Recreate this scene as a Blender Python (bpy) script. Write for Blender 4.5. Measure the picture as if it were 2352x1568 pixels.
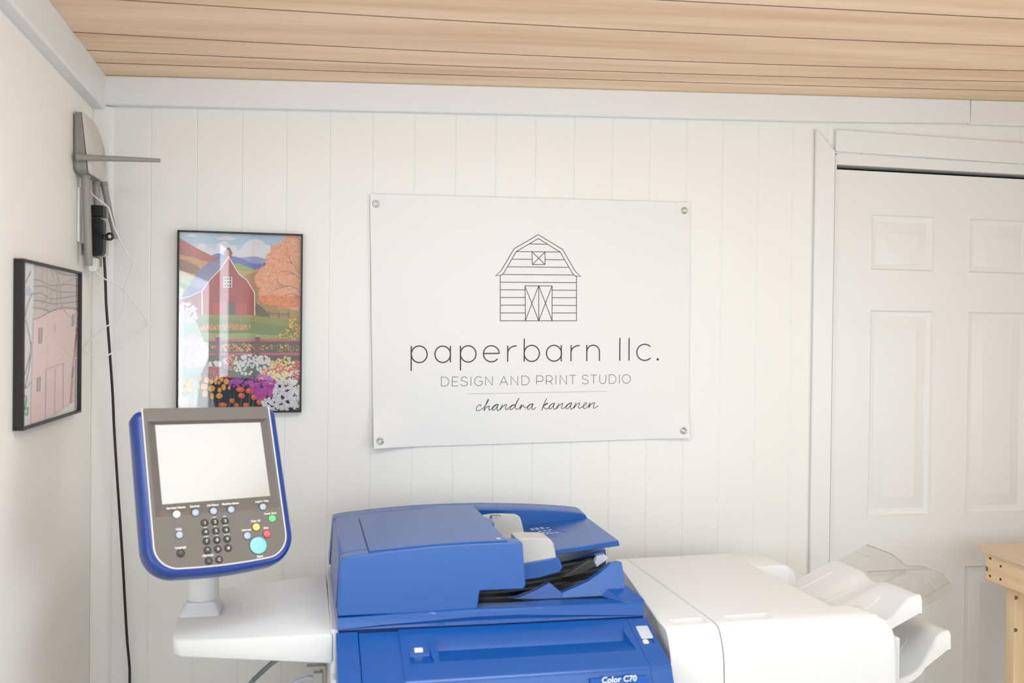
import bpy, bmesh, math, random
from mathutils import Vector, Matrix
PI = math.pi
SC = bpy.context.scene
COL = SC.collection
for o in list(bpy.data.objects):
    bpy.data.objects.remove(o)

# ------------------------------------------------------------------ camera
CAMZ = 1.56
F_PX, YAW, PITCH, ROLL, DIST = 2004.16, 0.2020071, -0.0096490, 0.0112906, 2.42366
fw = Vector((math.sin(YAW)*math.cos(PITCH), math.cos(YAW)*math.cos(PITCH), math.sin(PITCH)))
r0 = Vector((math.cos(YAW), -math.sin(YAW), 0)); u0 = r0.cross(fw)
rt = r0*math.cos(ROLL)+u0*math.sin(ROLL); up = -r0*math.sin(ROLL)+u0*math.cos(ROLL)
CAM = Vector((0, -DIST, CAMZ))
cd = bpy.data.cameras.new('camera'); cam = bpy.data.objects.new('camera', cd); COL.objects.link(cam)
cam.matrix_world = Matrix(((rt.x, up.x, -fw.x, CAM.x), (rt.y, up.y, -fw.y, CAM.y), (rt.z, up.z, -fw.z, CAM.z), (0, 0, 0, 1)))
cd.sensor_width = 36.0; cd.lens = F_PX/2352*36; cd.clip_start = .05
cd.dof.use_dof = True; cd.dof.focus_distance = 2.42; cd.dof.aperture_fstop = 3.2
SC.camera = cam

# ------------------------------------------------------------------ world, daylight, exposure
SC.view_settings.view_transform = 'Standard'
try: SC.view_settings.look = 'None'
except Exception: pass
SC.view_settings.gamma = 1.0
SC.view_settings.exposure = -0.04
SC.view_settings.use_curve_mapping = False
w = bpy.data.worlds.new('daylight'); SC.world = w; w.use_nodes = True
bg = w.node_tree.nodes['Background']; bg.inputs[0].default_value = (.93, .97, 1, 1); bg.inputs[1].default_value = 2.2

def area(name, loc, to, sx, sy, power, col):
    l = bpy.data.lights.new(name, 'AREA'); l.shape = 'RECTANGLE'; l.size = sx; l.size_y = sy
    l.energy = power; l.color = col
    o = bpy.data.objects.new(name, l); COL.objects.link(o); o.location = loc
    o.rotation_euler = (Vector(to)-Vector(loc)).to_track_quat('-Z', 'Y').to_euler()
    return o
# daylight entering by the windows behind the camera, at the right and at the left
area('daylight_front', (.95, -4.62, 1.62), (.95, 0, 1.62), 2.3, 1.25, 21, (.80, .93, 1))
area('daylight_right', (2.93, -2.3, 1.22), (0, -2.2, 1.22), 1.3, 1.25, 33, (.80, .93, 1))
area('daylight_left', (-.612, -1.735, 1.42), (1, -1.735, 1.42), .93, .76, 6.5, (.84, .93, 1))
area('daylight_left_rear', (-.612, -2.82, 1.66), (1, -2.82, 1.66), .42, .74, 2.8, (.84, .93, 1))
# tube fitting under the ceiling above the camera side of the copier
area('ceiling_tube_light', (.22, -1.50, 2.30), (.22, -1.50, 0), 1.6, .9, 25, (.83, .925, 1))
# high sun through the front window, added to bounce light up off the floor
sl_ = bpy.data.lights.new('bounce_sun', 'SUN'); sl_.energy = 2; sl_.angle = .01; sl_.color = (.95, .98, 1)
so_ = bpy.data.objects.new('bounce_sun', sl_); COL.objects.link(so_); so_.rotation_euler = Vector((.10, 1, -1.25)).to_track_quat('-Z', 'Y').to_euler()

# ------------------------------------------------------------------ materials
def lin(c):
    return tuple((x/255/12.92 if x/255 <= .04045 else ((x/255+.055)/1.055)**2.4) for x in c)
def mat(name, rgb, rough=.5, metal=0, spec=.5, noise=0, nscale=20, bump=0, bscale=60, coat=0, emis=0, alpha=1, trans=0):
    m = bpy.data.materials.new(name); m.use_nodes = True
    nt = m.node_tree; p = nt.nodes['Principled BSDF']
    c = lin(rgb)
    p.inputs['Base Color'].default_value = (*c, 1)
    p.inputs['Roughness'].default_value = rough; p.inputs['Metallic'].default_value = metal
    p.inputs['Specular IOR Level'].default_value = spec
    p.inputs['Coat Weight'].default_value = coat
    p.inputs['Alpha'].default_value = alpha
    p.inputs['Transmission Weight'].default_value = trans
    if emis:
        p.inputs['Emission Color'].default_value = (*c, 1); p.inputs['Emission Strength'].default_value = emis
    if noise or bump:
        tc = nt.nodes.new('ShaderNodeTexCoord')
        n = nt.nodes.new('ShaderNodeTexNoise'); n.inputs['Scale'].default_value = nscale; n.inputs['Detail'].default_value = 4
        nt.links.new(tc.outputs['Object'], n.inputs['Vector'])
        if noise:
            mx = nt.nodes.new('ShaderNodeMix'); mx.data_type = 'RGBA'
            mx.inputs[6].default_value = (*[x*(1-noise) for x in c], 1); mx.inputs[7].default_value = (*[min(1, x*(1+noise)) for x in c], 1)
            nt.links.new(n.outputs['Fac'], mx.inputs[0]); nt.links.new(mx.outputs[2], p.inputs['Base Color'])
        if bump:
            n2 = nt.nodes.new('ShaderNodeTexNoise'); n2.inputs['Scale'].default_value = bscale
            nt.links.new(tc.outputs['Object'], n2.inputs['Vector'])
            b = nt.nodes.new('ShaderNodeBump'); b.inputs['Strength'].default_value = bump; b.inputs['Distance'].default_value = .002
            nt.links.new(n2.outputs['Fac'], b.inputs['Height']); nt.links.new(b.outputs['Normal'], p.inputs['Normal'])
    return m
def wood(name, c1, c2, scale, rough=.5, axis=0, knots=False):
    m = bpy.data.materials.new(name); m.use_nodes = True
    nt = m.node_tree; p = nt.nodes['Principled BSDF']; p.inputs['Roughness'].default_value = rough
    tc = nt.nodes.new('ShaderNodeTexCoord'); mp = nt.nodes.new('ShaderNodeMapping')
    s = [scale]*3; s[axis] = scale*.035; mp.inputs['Scale'].default_value = s
    nt.links.new(tc.outputs['Object'], mp.inputs['Vector'])
    n = nt.nodes.new('ShaderNodeTexNoise'); n.inputs['Scale'].default_value = 1; n.inputs['Detail'].default_value = 6; n.inputs['Roughness'].default_value = .6
    nt.links.new(mp.outputs['Vector'], n.inputs['Vector'])
    r = nt.nodes.new('ShaderNodeValToRGB')
    r.color_ramp.elements[0].position = .3; r.color_ramp.elements[0].color = (*lin(c2), 1)
    r.color_ramp.elements[1].position = .62; r.color_ramp.elements[1].color = (*lin(c1), 1)
    nt.links.new(n.outputs['Fac'], r.inputs['Fac']); nt.links.new(r.outputs['Color'], p.inputs['Base Color'])
    b = nt.nodes.new('ShaderNodeBump'); b.inputs['Strength'].default_value = .12; b.inputs['Distance'].default_value = .002
    nt.links.new(n.outputs['Fac'], b.inputs['Height']); nt.links.new(b.outputs['Normal'], p.inputs['Normal'])
    return m
def glassy(name, tint=(1, 1, 1), rough=.02, ior=1.5):
    m = bpy.data.materials.new(name); m.use_nodes = True
    nt = m.node_tree; nt.nodes.remove(nt.nodes['Principled BSDF']); out = nt.nodes['Material Output']
    t = nt.nodes.new('ShaderNodeBsdfTransparent'); t.inputs[0].default_value = (*tint, 1)
    g = nt.nodes.new('ShaderNodeBsdfGlossy'); g.inputs['Roughness'].default_value = rough
    f = nt.nodes.new('ShaderNodeFresnel'); f.inputs[0].default_value = ior
    mx = nt.nodes.new('ShaderNodeMixShader')
    ge = nt.nodes.new('ShaderNodeNewGeometry'); mm = nt.nodes.new('ShaderNodeMath'); mm.operation = 'MULTIPLY_ADD'
    mm.inputs[1].default_value = 1/ior-ior; mm.inputs[2].default_value = ior
    nt.links.new(ge.outputs['Backfacing'], mm.inputs[0]); nt.links.new(mm.outputs[0], f.inputs[0])
    nt.links.new(f.outputs[0], mx.inputs[0]); nt.links.new(t.outputs[0], mx.inputs[1]); nt.links.new(g.outputs[0], mx.inputs[2])
    nt.links.new(mx.outputs[0], out.inputs[0])
    return m
M = dict(
    wall=mat('white wall paint', (234, 233, 230), .55, noise=.012, nscale=3, bump=.05, bscale=160),
    wall_l=mat('warm white wall paint', (243, 237, 230), .55, noise=.015, nscale=2.5, bump=.05, bscale=140),
    trim=mat('white trim paint', (230, 230, 230), .42, noise=.015, nscale=5, bump=.04, bscale=90),
    door=mat('white door paint', (228, 228, 227), .4, noise=.006, nscale=4),
    floor=mat('pale grey vinyl floor', (206, 203, 199), .45, noise=.04, nscale=14),
    ceil=wood('cedar veneer ceiling', (248, 218, 185), (224, 186, 148), 13, .5, 0),
    gap=mat('dark gap', (104, 72, 52), .9),
    shadowgap=mat('painted door gap shade', (30, 24, 20), .9),
    blue=mat('blue plastic', (8, 82, 162), .27, spec=.75, noise=.02, nscale=40, bump=.03, bscale=900),
    blue2=mat('blue plastic plate', (28, 92, 182), .4),
    navy=mat('dark blue seam', (8, 28, 92), .6),
    rim=mat('blue panel rim', (16, 58, 138), .3, coat=.2),
    wplastic=mat('white machine plastic', (226, 226, 226), .42, noise=.006, nscale=6),
    wplastic2=mat('cool white machine plastic', (220, 223, 228), .42),
    gplastic=mat('light grey plastic', (196, 194, 190), .45),
    guide=mat('grey paper guide plastic', (188, 186, 182), .4),
    dgrey=mat('dark grey plastic', (88, 84, 80), .5),
    black=mat('black plastic', (20, 20, 22), .38),
    blackrib=mat('black ribbed plastic', (7, 7, 8), .32, spec=.3),
    face=mat('taupe panel plastic', (112, 105, 99), .5, noise=.02, nscale=60, bump=.04, bscale=1500),
    piping=mat('pale piping', (226, 220, 214), .4),
    screen=mat('lit white screen', (166, 161, 155), .2, emis=.22, spec=1.0),
    white=mat('white print', (235, 235, 235), .5),
    stopg=mat('olive grey paper stop', (70, 72, 68), .45),
    key=mat('keypad button', (66, 62, 60), .35),
    btn=mat('grey button', (176, 188, 204), .35),
    btnlit=mat('lit white button', (250, 244, 238), .4, emis=.5),
    green=mat('lit green button', (90, 240, 110), .4, emis=.9),
    yellow=mat('yellow button', (250, 214, 120), .4),
    red=mat('red button', (240, 98, 112), .4),
    cyan=mat('aqua start button', (140, 208, 211), .35),
    clear=glassy('clear smoked tray', (.955, .95, .94), .08, 1.45),
    flap=mat('clear flap', (196, 202, 218), .25),
    beige=mat('beige rocker', (222, 208, 190), .4),
    glass=glassy('picture glass', (1, 1, 1), .012, 1.95),
    glass2=glassy('thin picture glass', (1, 1, 1), .012, 1.45),
    frameblack=mat('black picture frame', (34, 31, 33), .4),
    vinyl=mat('white banner vinyl', (228, 227, 226), .42, bump=.02, bscale=30),
    ink=mat('dark brown ink', (62, 54, 52), .6),
    inklight=mat('grey brown ink', (150, 140, 136), .6),
    chrome=mat('nickel grommet', (196, 188, 180), .22, metal=1),
    pine=wood('pine lumber', (250, 222, 184), (234, 198, 154), 26, .55, 1),
    pinez=wood('pine leg', (250, 222, 184), (230, 194, 150), 26, .55, 2),
    mdf=mat('tan fibreboard top', (222, 196, 168), .6, noise=.06, nscale=90),
    hole=mat('screw hole', (92, 74, 44), .6),
    knot=mat('pine knot', (150, 92, 52), .6),
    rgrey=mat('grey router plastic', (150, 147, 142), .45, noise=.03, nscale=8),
    rface=mat('light grey router cover', (208, 202, 196), .4),
    cordw=mat('white cord', (232, 226, 218), .45),
    cordk=mat('black cord', (26, 22, 24), .4),
    cordg=mat('grey cable', (128, 134, 136), .45),
    metal=mat('zinc metal', (178, 178, 180), .35, metal=.8),
    paper=mat('drawing paper', (238, 232, 224), .8),
)
def flat(rgb):
    k = 'ink_%d_%d_%d' % rgb
    if k not in M: M[k] = mat('print '+k[4:], rgb, .6)
    return M[k]

# ------------------------------------------------------------------ mesh helpers
class MB:
    def __init__(s, xf=None): s.v = []; s.f = []; s.mi = []; s.xf = xf
    def add(s, vs, fs, mi=0):
        b = len(s.v)
        for p in vs:
            p = Vector(p); s.v.append(s.xf(p) if s.xf else p)
        for f in fs: s.f.append([i+b for i in f]); s.mi.append(mi)
    def box(s, x0, x1, y0, y1, z0, z1, mi=0):
        s.add([(x, y, z) for z in (z0, z1) for y in (y0, y1) for x in (x0, x1)],
              [(0, 2, 3, 1), (4, 5, 7, 6), (0, 1, 5, 4), (2, 6, 7, 3), (0, 4, 6, 2), (1, 3, 7, 5)], mi)
    def hexa(s, p, mi=0):
        s.add(p, [(0, 2, 3, 1), (4, 5, 7, 6), (0, 1, 5, 4), (2, 6, 7, 3), (0, 4, 6, 2), (1, 3, 7, 5)], mi)
    def loft(s, rings, mi=0, caps=True, closed=True):
        n = len(rings[0]); vs = [p for r in rings for p in r]; fs = []
        for i in range(len(rings)-1):
            for j in range(n if closed else n-1):
                k = (j+1) % n; fs.append((i*n+j, i*n+k, (i+1)*n+k, (i+1)*n+j))
        if caps:
            fs.append(tuple(range(n))[::-1]); fs.append(tuple((len(rings)-1)*n+j for j in range(n)))
        s.add(vs, fs, mi)
    def prism(s, poly, axis, a, b, mi=0):
        def P(p, t):
            return {'x': (t, p[0], p[1]), 'y': (p[0], t, p[1]), 'z': (p[0], p[1], t)}[axis]
        s.loft([[P(p, a) for p in poly], [P(p, b) for p in poly]], mi)
    def tube(s, pts, r, n=10, mi=0, caps=True):
        pts = [Vector(p) for p in pts]; rs = r if isinstance(r, (list, tuple)) else [r]*len(pts)
        rings = []; ref = None
        for i, p in enumerate(pts):
            t = (pts[min(i+1, len(pts)-1)]-pts[max(i-1, 0)]).normalized()
            if ref is None: ref = t.orthogonal().normalized()
            ref = (ref-t*ref.dot(t)).normalized(); q = t.cross(ref)
            rings.append([p+(ref*math.cos(a)+q*math.sin(a))*rs[i] for a in [2*PI*k/n for k in range(n)]])
        s.loft(rings, mi, caps)
    def disc(s, c, ax, r, h, n=24, mi=0, dome=0):
        c = Vector(c); ax = Vector(ax).normalized(); a = ax.orthogonal().normalized(); b = ax.cross(a)
        ring = lambda rr, hh: [c+ax*hh+(a*math.cos(t)+b*math.sin(t))*rr for t in [2*PI*k/n for k in range(n)]]
        rings = [ring(r, 0), ring(r, h-dome), ring(r*.9, h-dome*.3), ring(r*.6, h)] if dome else [ring(r, 0), ring(r, h)]
        s.loft(rings, mi)
    def ringtorus(s, c, ax, R, r, n=24, m=8, mi=0):
        c = Vector(c); ax = Vector(ax).normalized(); a = ax.orthogonal().normalized(); b = ax.cross(a)
        rings = []
        for k in range(n+1):
            t = 2*PI*k/n; d = a*math.cos(t)+b*math.sin(t)
            rings.append([c+d*(R+r*math.cos(q))+ax*r*math.sin(q) for q in [2*PI*j/m for j in range(m)]])
        s.loft(rings, mi, caps=False)
    def grid(s, us, vs, fn, mi=0):
        n = len(vs); s.add([fn(u, v) for u in us for v in vs],
            [(i*n+j, i*n+j+1, (i+1)*n+j+1, (i+1)*n+j) for i in range(len(us)-1) for j in range(n-1)], mi)
    def poly(s, pts, mi=0): s.add(pts, [tuple(range(len(pts)))], mi)
    def slab(s, us, vs, top, bot, mi=0):
        """closed solid between two height functions"""
        n = len(vs); m = len(us)
        A = [top(u, v) for u in us for v in vs]; B = [bot(u, v) for u in us for v in vs]
        N = n*m; fs = []
        for i in range(m-1):
            for j in range(n-1):
                fs.append((i*n+j, i*n+j+1, (i+1)*n+j+1, (i+1)*n+j)); fs.append((N+i*n+j, N+(i+1)*n+j, N+(i+1)*n+j+1, N+i*n+j+1))
        for i in range(m-1):
            for j in (0, n-1): fs.append((i*n+j, (i+1)*n+j, N+(i+1)*n+j, N+i*n+j))
        for j in range(n-1):
            for i in (0, m-1): fs.append((i*n+j, i*n+j+1, N+i*n+j+1, N+i*n+j))
        s.add(A+B, fs, mi)
    def stroke(s, pts, wd, fn, closed=False, mi=0, taper=None):
        """flat ribbon along 2-D points, lifted by fn(x,y)"""
        P2 = [Vector(p) for p in pts]; n = len(P2); L = []; R = []
        for i in range(n):
            if closed: a, b = P2[i-1], P2[(i+1) % n]
            else: a, b = P2[max(i-1, 0)], P2[min(i+1, n-1)]
            d1 = (P2[i]-a); d2 = (b-P2[i])
            d1 = d1.normalized() if d1.length > 1e-9 else d2.normalized(); d2 = d2.normalized() if d2.length > 1e-9 else d1
            t = (d1+d2); t = t.normalized() if t.length > 1e-6 else d1
            nn = Vector((-t.y, t.x)); k = max(.5, abs(t.dot(d1))); h = wd/2/k
            if taper: h *= taper(i/(n-1))
            L.append(P2[i]+nn*h); R.append(P2[i]-nn*h)
        vs = [fn(p.x, p.y) for p in L]+[fn(p.x, p.y) for p in R]
        fs = [(i, (i+1) % n, n+(i+1) % n, n+i) for i in range(n if closed else n-1)]
        s.add(vs, fs, mi)
    def text(s, body, size, org, xd, yd, align='CENTER', mi=0, bold=0, spacing=1):
        c = bpy.data.curves.new('t', 'FONT'); c.body = body; c.size = size; c.align_x = align; c.space_character = spacing
        c.resolution_u = 3; c.offset = bold
        o = bpy.data.objects.new('t', c); COL.objects.link(o)
        me = bpy.data.meshes.new_from_object(o.evaluated_get(bpy.context.evaluated_depsgraph_get()))
        org = Vector(org); xd = Vector(xd); yd = Vector(yd)
        s.add([org+xd*v.co.x+yd*v.co.y for v in me.vertices], [tuple(p.vertices) for p in me.polygons], mi)
        bpy.data.objects.remove(o); bpy.data.curves.remove(c); bpy.data.meshes.remove(me)

OFF = {}
def root(name, loc, label, cat, rotz=0, group=None, off=None):
    o = bpy.data.objects.new(name, None); COL.objects.link(o); o.location = loc; o.rotation_euler = (0, 0, rotz)
    o.empty_display_size = .05
    o['label'] = label; o['category'] = cat
    if group: o['group'] = group
    OFF[o.name] = Vector(off) if off is not None else Vector(loc)
    return o
def build(name, mb, mats, parent=None, smooth=30, bevel=0, seg=2, kind=None, label=None, cat=None, off=None, subsurf=0, recalc=True, group=None):
    me = bpy.data.meshes.new(name)
    sub = off if off is not None else (OFF.get(parent.name, Vector()) if parent else Vector())
    me.from_pydata([tuple(Vector(v)-Vector(sub)) for v in mb.v], [], mb.f)
    if not isinstance(mats, (list, tuple)): mats = [mats]
    for m in mats: me.materials.append(m)
    for p, i in zip(me.polygons, mb.mi): p.material_index = i
    if recalc:
        bm = bmesh.new(); bm.from_mesh(me); bmesh.ops.recalc_face_normals(bm, faces=bm.faces[:]); bm.to_mesh(me); bm.free()
    if smooth:
        me.shade_smooth(); me.set_sharp_from_angle(angle=math.radians(smooth))
    o = bpy.data.objects.new(name, me); COL.objects.link(o)
    if parent: o.parent = parent; OFF[o.name] = Vector(sub)
    if bevel:
        b = o.modifiers.new('bevel', 'BEVEL'); b.width = bevel; b.segments = seg; b.limit_method = 'ANGLE'; b.angle_limit = math.radians(35)
        b.harden_normals = False
    if subsurf:
        q = o.modifiers.new('sub', 'SUBSURF'); q.levels = q.render_levels = subsurf
    if kind: o['kind'] = kind
    if label: o['label'] = label
    if cat: o['category'] = cat
    if group: o['group'] = group
    return o
def cut(o, cutters):
    """boolean-subtract the meshes, bake, and drop the cutters"""
    for mb in cutters:
        me = bpy.data.meshes.new('cutter'); me.from_pydata([tuple(v-OFF.get(o.name, Vector())) for v in mb.v], [], mb.f)
        bm = bmesh.new(); bm.from_mesh(me); bmesh.ops.recalc_face_normals(bm, faces=bm.faces[:]); bm.to_mesh(me); bm.free()
        for m in o.data.materials: me.materials.append(m)
        c = bpy.data.objects.new('cutter', me); COL.objects.link(c); c.parent = o.parent
        bo = o.modifiers.new('cut', 'BOOLEAN'); bo.object = c; bo.operation = 'DIFFERENCE'; bo.solver = 'EXACT'
        while o.modifiers.find('cut') > 0: o.modifiers.move(o.modifiers.find('cut'), o.modifiers.find('cut')-1)
        bpy.context.view_layer.update()
        saved = [(m, m.show_viewport) for m in o.modifiers if m.type != 'BOOLEAN']
        for m, _ in saved: m.show_viewport = False
        new = bpy.data.meshes.new_from_object(o.evaluated_get(bpy.context.evaluated_depsgraph_get()))
        for m, x in saved: m.show_viewport = x
        o.modifiers.remove(o.modifiers['cut']); old = o.data; nm = old.name; o.data = new; bpy.data.meshes.remove(old); new.name = nm
        new.shade_smooth(); new.set_sharp_from_angle(angle=math.radians(30))
        bpy.data.objects.remove(c); bpy.data.meshes.remove(me)
def catmull(pts, k=6):
    P2 = [Vector(p) for p in pts]; out = []
    for i in range(len(P2)-1):
        a, b, c, d = P2[max(i-1, 0)], P2[i], P2[i+1], P2[min(i+2, len(P2)-1)]
        for j in range(k):
            t = j/k
            out.append(.5*((2*b)+(c-a)*t+(2*a-5*b+4*c-d)*t*t+(3*b-a-3*c+d)*t**3))
    out.append(P2[-1]); return out
def lerp(a, b, t): return a+(b-a)*t
def interp(tab, x):
    if x <= tab[0][0]: return tab[0][1]
    for (a, b), (c, d) in zip(tab, tab[1:]):
        if x <= c: return lerp(b, d, (x-a)/(c-a))
    return tab[-1][1]
def lin_n(a, b, n): return [lerp(a, b, i/(n-1)) for i in range(n)]
def rrect(x0, x1, y0, y1, r, n=6):
    rs = r if isinstance(r, (list, tuple)) else [r]*4       # bl, br, tr, tl
    out = []
    for (cx, cy, a0), q in zip(((x0, y0, PI), (x1, y0, 1.5*PI), (x1, y1, 0), (x0, y1, .5*PI)), rs):
        ccx = cx+q if cx == x0 else cx-q; ccy = cy+q if cy == y0 else cy-q
        for k in range(n+1):
            a = a0+PI/2*k/n; out.append((ccx+q*math.cos(a), ccy+q*math.sin(a)))
    return out
# measured points: a photograph position put onto a known surface of the room
def ray(px, py): return fw*F_PX+rt*(px-1176)-up*(py-784)
def on_y(px, py, y=0.):
    d = ray(px, py); return CAM+d*((y-CAM.y)/d.y)
def on_x(px, py, x):
    d = ray(px, py); return CAM+d*((x-CAM.x)/d.x)

# ------------------------------------------------------------------ the room
XL, XR, YF = -.608, 2.85, -4.55
def ceil_z(x, y): return CAMZ+.648+.04*(x+.574)-.053*y
GX0, GS = -.5853, .1143
DX0, DX1 = 1.505, 2.325                    # door leaf
DZ = CAMZ+.5135
mb = MB()
OPX0, OPX1, OPZ = 1.498, 2.333, CAMZ+.56   # opening
def wall_cols(xa, xb, z0, z1f):
    xs = [xa]
    k = math.ceil((xa-GX0+.004)/GS)
    while GX0+k*GS < xb-.004:
        g = GX0+k*GS; xs += [g-.0022, g-.0008, g+.0008, g+.0022]; k += 1
    xs.append(xb)
    def dep(x):
        f = (x-GX0)/GS; d = abs(f-round(f))*GS
        return .0013 if d < .0012 and xa+.003 < x < xb-.003 else 0
    mb.grid(xs, [0, 1], lambda x, t: (x, dep(x), lerp(z0, z1f(x), t)))
top = lambda x: ceil_z(x, 0)+.02
wall_cols(XL, OPX0, 0, top)
wall_cols(OPX0, OPX1, OPZ, top)
wall_cols(OPX1, XR, 0, top)
mb.box(XL-.05, OPX0, .03, .08, 0, 2.5); mb.box(OPX1, XR, .03, .08, 0, 2.5); mb.box(OPX0, OPX1, .03, .08, OPZ, 2.5)
mb.box(OPX0-.02, OPX1+.02, .09, .10, 0, 2.3, 1)  # near-black sheet behind the door, its colour painting the shade in the gap
build('wall_back', mb, [M['wall'], M['shadowgap']], kind='structure', smooth=0, recalc=False)

def wall_with_holes(name, plane, at, thick, a0, a1, z0, z1, holes, m):
    """vertical wall with rectangular openings; plane 'x' or 'y'"""
    mb = MB()
    xs = sorted({a0, a1, *[h[0] for h in holes], *[h[1] for h in holes]}); zs = sorted({z0, z1, *[h[2] for h in holes], *[h[3] for h in holes]})
    for i in range(len(xs)-1):
        for j in range(len(zs)-1):
            cx, cz = (xs[i]+xs[i+1])/2, (zs[j]+zs[j+1])/2
            if any(h[0] < cx < h[1] and h[2] < cz < h[3] for h in holes): continue
            if plane == 'x': mb.box(at, at+thick, xs[i], xs[i+1], zs[j], zs[j+1])
            else: mb.box(xs[i], xs[i+1], at, at+thick, zs[j], zs[j+1])
    return build(name, mb, m, kind='structure', smooth=0)
WL = (-2.21, -1.26, CAMZ-.62, CAMZ+.24); WL2 = (-3.05, -2.59, CAMZ-.62, CAMZ+.52)
wall_with_holes('wall_left', 'x', XL-.1, .1, YF-.1, .08, 0, 2.62, [WL, WL2], M['wall_l'])
WR = (-3.0, -1.6, .55, 1.9)
wall_with_holes('wall_right', 'x', XR, .1, YF-.1, .08, 0, 2.62, [WR], M['wall_l'])
WF = (-.25, 2.15, .95, 2.25)
wall_with_holes('wall_front', 'y', YF-.1, .1, XL-.1, XR+.1, 0, 2.75, [WF], M['wall_l'])
def window(name, plane, at, a0, a1, z0, z1, nm):
    mb = MB(); g = MB()
    def bx(m, p, q, r, s, d0, d1):
        if plane == 'x': m.box(at+d0, at+d1, p, q, r, s)
        else: m.box(p, q, at+d0, at+d1, r, s)
    w = .045
    bx(mb, a0, a1, z0, z0+w, 0, .07); bx(mb, a0, a1, z1-w, z1, 0, .07)
    bx(mb, a0, a0+w, z0+w, z1-w, 0, .07); bx(mb, a1-w, a1, z0+w, z1-w, 0, .07)
    for k in range(1, nm):
        c = lerp(a0, a1, k/nm); bx(mb, c-.02, c+.02, z0+w, z1-w, .015, .055)
    bx(g, a0+w, a1-w, z0+w, z1-w, .03, .034)
    o = build(name, mb, M['trim'], kind='structure', smooth=0)
    build('pane', g, M['glass'], o, smooth=0)
window('window_1', 'x', XL-.085, *WL, 1); window('window_2', 'x', XL-.085, *WL2, 1)
window('window_3', 'x', XR+.015, *WR, 2); window('window_4', 'y', YF-.085, *WF, 3)
mb = MB(); mb.box(XL-.1, XR+.1, YF-.1, .1, -.05, 0)
build('floor', mb, M['floor'], kind='structure', smooth=0)

# ceiling boards running along the back wall, seams where the photo shows them
seams = [[(XL, .03), (XR, .03)], [(-.58, -.108), (.62, -.095), (2.07, -.108)], [(-.58, -.19), (.6, -.162), (2.0, -.188)],
         [(-.578, -.3), (.577, -.256), (1.92, -.274)], [(-.415, -.485), (.526, -.446), (1.77, -.445)], [(-.5, -.62), (.68, -.612), (1.62, -.607)]]
y = -.61
while y > YF:
    y -= .155; seams.append([(XL, y), (XR, y)])
def seam_y(i, x):
    s = seams[i]
    if len(s) == 3:   # quadratic through three measured points
        (a, A), (b, B), (c, C_) = s
        return A*(x-b)*(x-c)/((a-b)*(a-c))+B*(x-a)*(x-c)/((b-a)*(b-c))+C_*(x-a)*(x-b)/((c-a)*(c-b))
    return lerp(s[0][1], s[1][1], (x-s[0][0])/(s[1][0]-s[0][0]))
mb = MB(); xs = lin_n(XL-.1, XR+.1, 15)
for i in range(len(seams)-1):
    g = .0021
    def fn(x, t, i=i):
        yy = lerp(seam_y(i, x)-(g if i else 0), seam_y(i+1, x)+g, t); return (x, yy, ceil_z(x, yy))
    mb.grid(xs, [0, 1], fn)
    for t in (0, 1):
        mb.grid(xs, [0, 1], lambda x, s, t=t: (lambda p: (p[0], p[1], p[2]+.006*s))(fn(x, t)), 1)
mb.grid(xs, [.05, YF-.1], lambda x, yy: (x, yy, ceil_z(x, yy)+.006), 1)
mb.grid(xs, [.05, YF-.1], lambda x, yy: (x, yy, ceil_z(x, yy)+.05), 1)
build('ceiling', mb, [M['ceil'], M['gap']], kind='structure', smooth=0, recalc=False)

# trim boards
def W2(px, py, y=0):
    p = on_y(px, py, y); return p.x, p.z
def board(name, poly, y0, y1, bev=.002):
    mb = MB(); mb.prism(poly, 'y', y0, y1); return build(name, mb, M['trim'], kind='structure', bevel=bev, seg=2)
tb = -.02
lo = [W2(*p, tb) for p in ((250, 242), (757, 252), (1300, 264.5), (1870, 278.5), (2231, 283))]
x_end = lo[-1][0]
board('trim_1', [(XL+.001, lo[0][1])]+lo[1:]+[(x_end-.002, CAMZ+.70)]+[(x_end-.003, ceil_z(x_end, tb)-.0005), (XL+.001, ceil_z(XL, tb)-.0005)], tb, -.0005, .004)
p1, p2 = W2(2232, 285, -.017), W2(2352, 289, -.017)
sl = (p2[1]-p1[1])/(p2[0]-p1[0])
board('trim_2', [(x_end+.001, p1[1]), (XR, p1[1]+sl*(XR-p1[0])), (XR, ceil_z(XR, 0)), (x_end+.001, ceil_z(x_end, 0))], -.017, -.0005, .003)
mb = MB()
xt = XL+.03
def lz(y): return CAMZ+.561-.042*y
for y0, y1 in ((YF+.001, -.001),):
    prof = lambda y: [(XL+.0005, y, lz(y)), (xt-.004, y, lz(y)), (xt, y, lz(y)+.005), (xt, y, ceil_z(xt, y)-.0005), (XL+.0005, y, ceil_z(XL, y)-.0005)]
    mb.loft([prof(y0), prof(y1)])
build('trim_3', mb, M['trim'], kind='structure')
mb = MB(); zc = lo[0][1]
mb.prism([(XL+.0005, -.0005), (XL+.0005, -.012), (XL+.036, -.012), (XL+.047, -.005), (XL+.049, -.0005)], 'z', 0, zc-.001)
build('trim_4', mb, M['wall'], kind='structure', smooth=50)
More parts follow.
